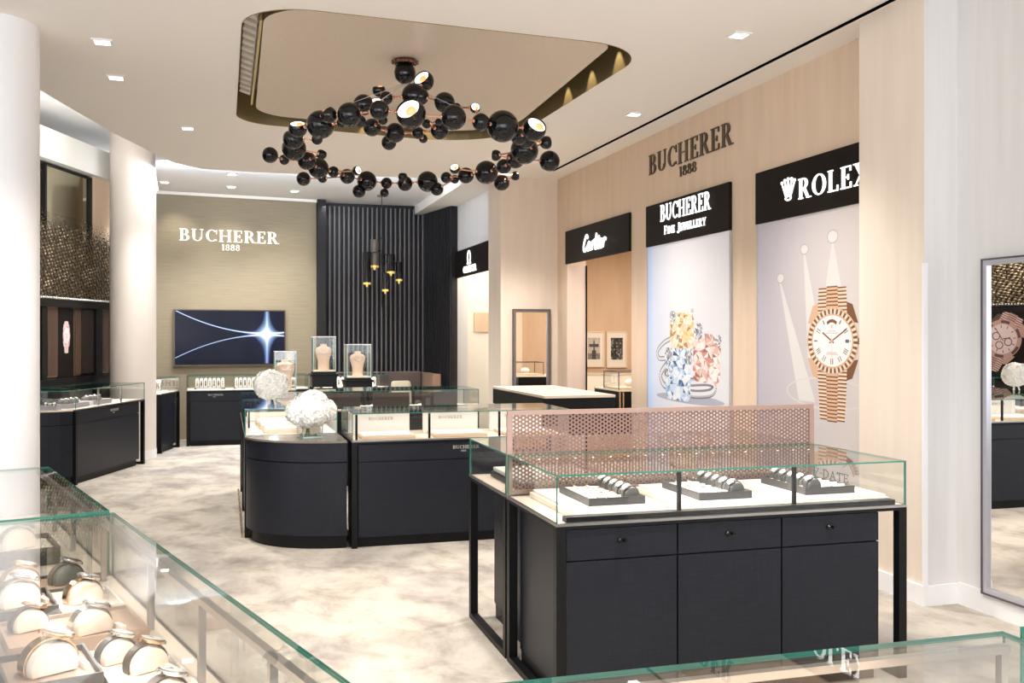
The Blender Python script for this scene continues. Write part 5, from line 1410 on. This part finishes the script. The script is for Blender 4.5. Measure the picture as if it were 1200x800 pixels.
area(5.6, 11.0, 2.9, 5.6, 11.0, 0, 1.5, 3, 70, (1, .90, .78))                                   # tan room
area(4.1, 14.4, 3.2, 4.1, 14.4, 0, .5, 2.2, 26, (1, .92, .80))                                # cream room
area(1.0, 13.05, 3.70, 1.0, 15.5, 3.95, 3.4, .25, 42, (.80, .90, 1))                             # added fill behind the drop edge, brightens the bay ceiling
area(-1.15, 11.2, 3.92, -2.0, 11.8, 4.15, .10, 3.0, 40, (1, .95, .86))  # added fill for the raised ceiling above the left header
area(1.6, 16.0, 3.70, 2.4, 16.5, 1.2, 1.6, .1, 5, (.92, .94, 1))  # added strip that brightens the dark fins of the niche
spot(.55, 7.3, 3.62, .52, 8.0, .9, 90, 24, (1, .96, .9), .6, .05)  # added narrow spot that whitens the flowers on the curved counter
for s in (-1.6, -.2, 1.2, 2.4):  # added spots that brighten the chain curtain
    p = local(LP, LR, s, -.55, 3.62); q = local(LP, LR, s, 0, 2.5); spot(p[0], p[1], p[2], q[0], q[1], q[2], 38, 80, (1, .9, .74), .8, .02)
area(-.6, -2.4, 2.0, 1.5, 8, 3.2, 5.5, 2.4, 90, (.95, .97, 1))                                  # added fill behind the viewer, coloured as daylight, lifts ceiling and walls
# strips of light inside the glass cases
def case_light(loc, rz, L, D, w):
    p = local(loc, rz, L / 2, D * .35)
    l = bpy.data.lights.new('case_strip', 'AREA'); l.shape = 'RECTANGLE'; l.size = L * .92; l.size_y = .03; l.energy = w; l.color = (1, .95, .88)
    o = bpy.data.objects.new('case_strip', l); col.objects.link(o); o.location = (p[0], p[1], GZ - .03); o.rotation_euler = (0, 0, rz)
case_light((AX, AY), 0, AL, AD, 3); case_light((.905, 7.40), 0, AL, .72, 1.0); case_light((CXa, 9.31), -PI / 2, 1.27, .73, 1.2)
case_light(LCo, LCr, 1.78, .68, 4); case_light((-.55, 14.9), 0, 1.73, .66, 2); case_light((-.84, 14.08), E2r, .8, .58, 2); case_light((1.24, 14.75), 0, 1.12, .62, 3)
case_light((.29, 1.385), FLr, 2.2, .66, 3.2); case_light((2.66, 11.14), PI, AL, .72, 3); case_light((1.478, 1.596), PI, 1.06, .62, 14)
w = bpy.data.worlds.new('world'); bpy.context.scene.world = w; w.use_nodes = True
bg = w.node_tree.nodes['Background']; bg.inputs[0].default_value = (.93, .96, 1, 1); bg.inputs[1].default_value = 1.7

cam = bpy.data.cameras.new('camera'); co = bpy.data.objects.new('camera', cam); col.objects.link(co)
cam.sensor_width = 36; cam.lens = F / 1200 * 36; cam.clip_start = .05; cam.clip_end = 100
co.location = (0, 0, H); co.rotation_euler = (PI / 2, 0, -TH); cam.shift_y = (YH - 400) / 1200
sc = bpy.context.scene; sc.camera = co
sc.view_settings.view_transform = 'Standard'; sc.view_settings.look = 'None'; sc.view_settings.exposure = .68; sc.view_settings.gamma = 1.
sc.cycles.use_denoising = True; sc.cycles.max_bounces = 8; sc.cycles.diffuse_bounces = 4; sc.cycles.glossy_bounces = 4
sc.cycles.transparent_max_bounces = 40; sc.cycles.caustics_reflective = False; sc.cycles.caustics_refractive = False
sc.cycles.sample_clamp_indirect = 4.
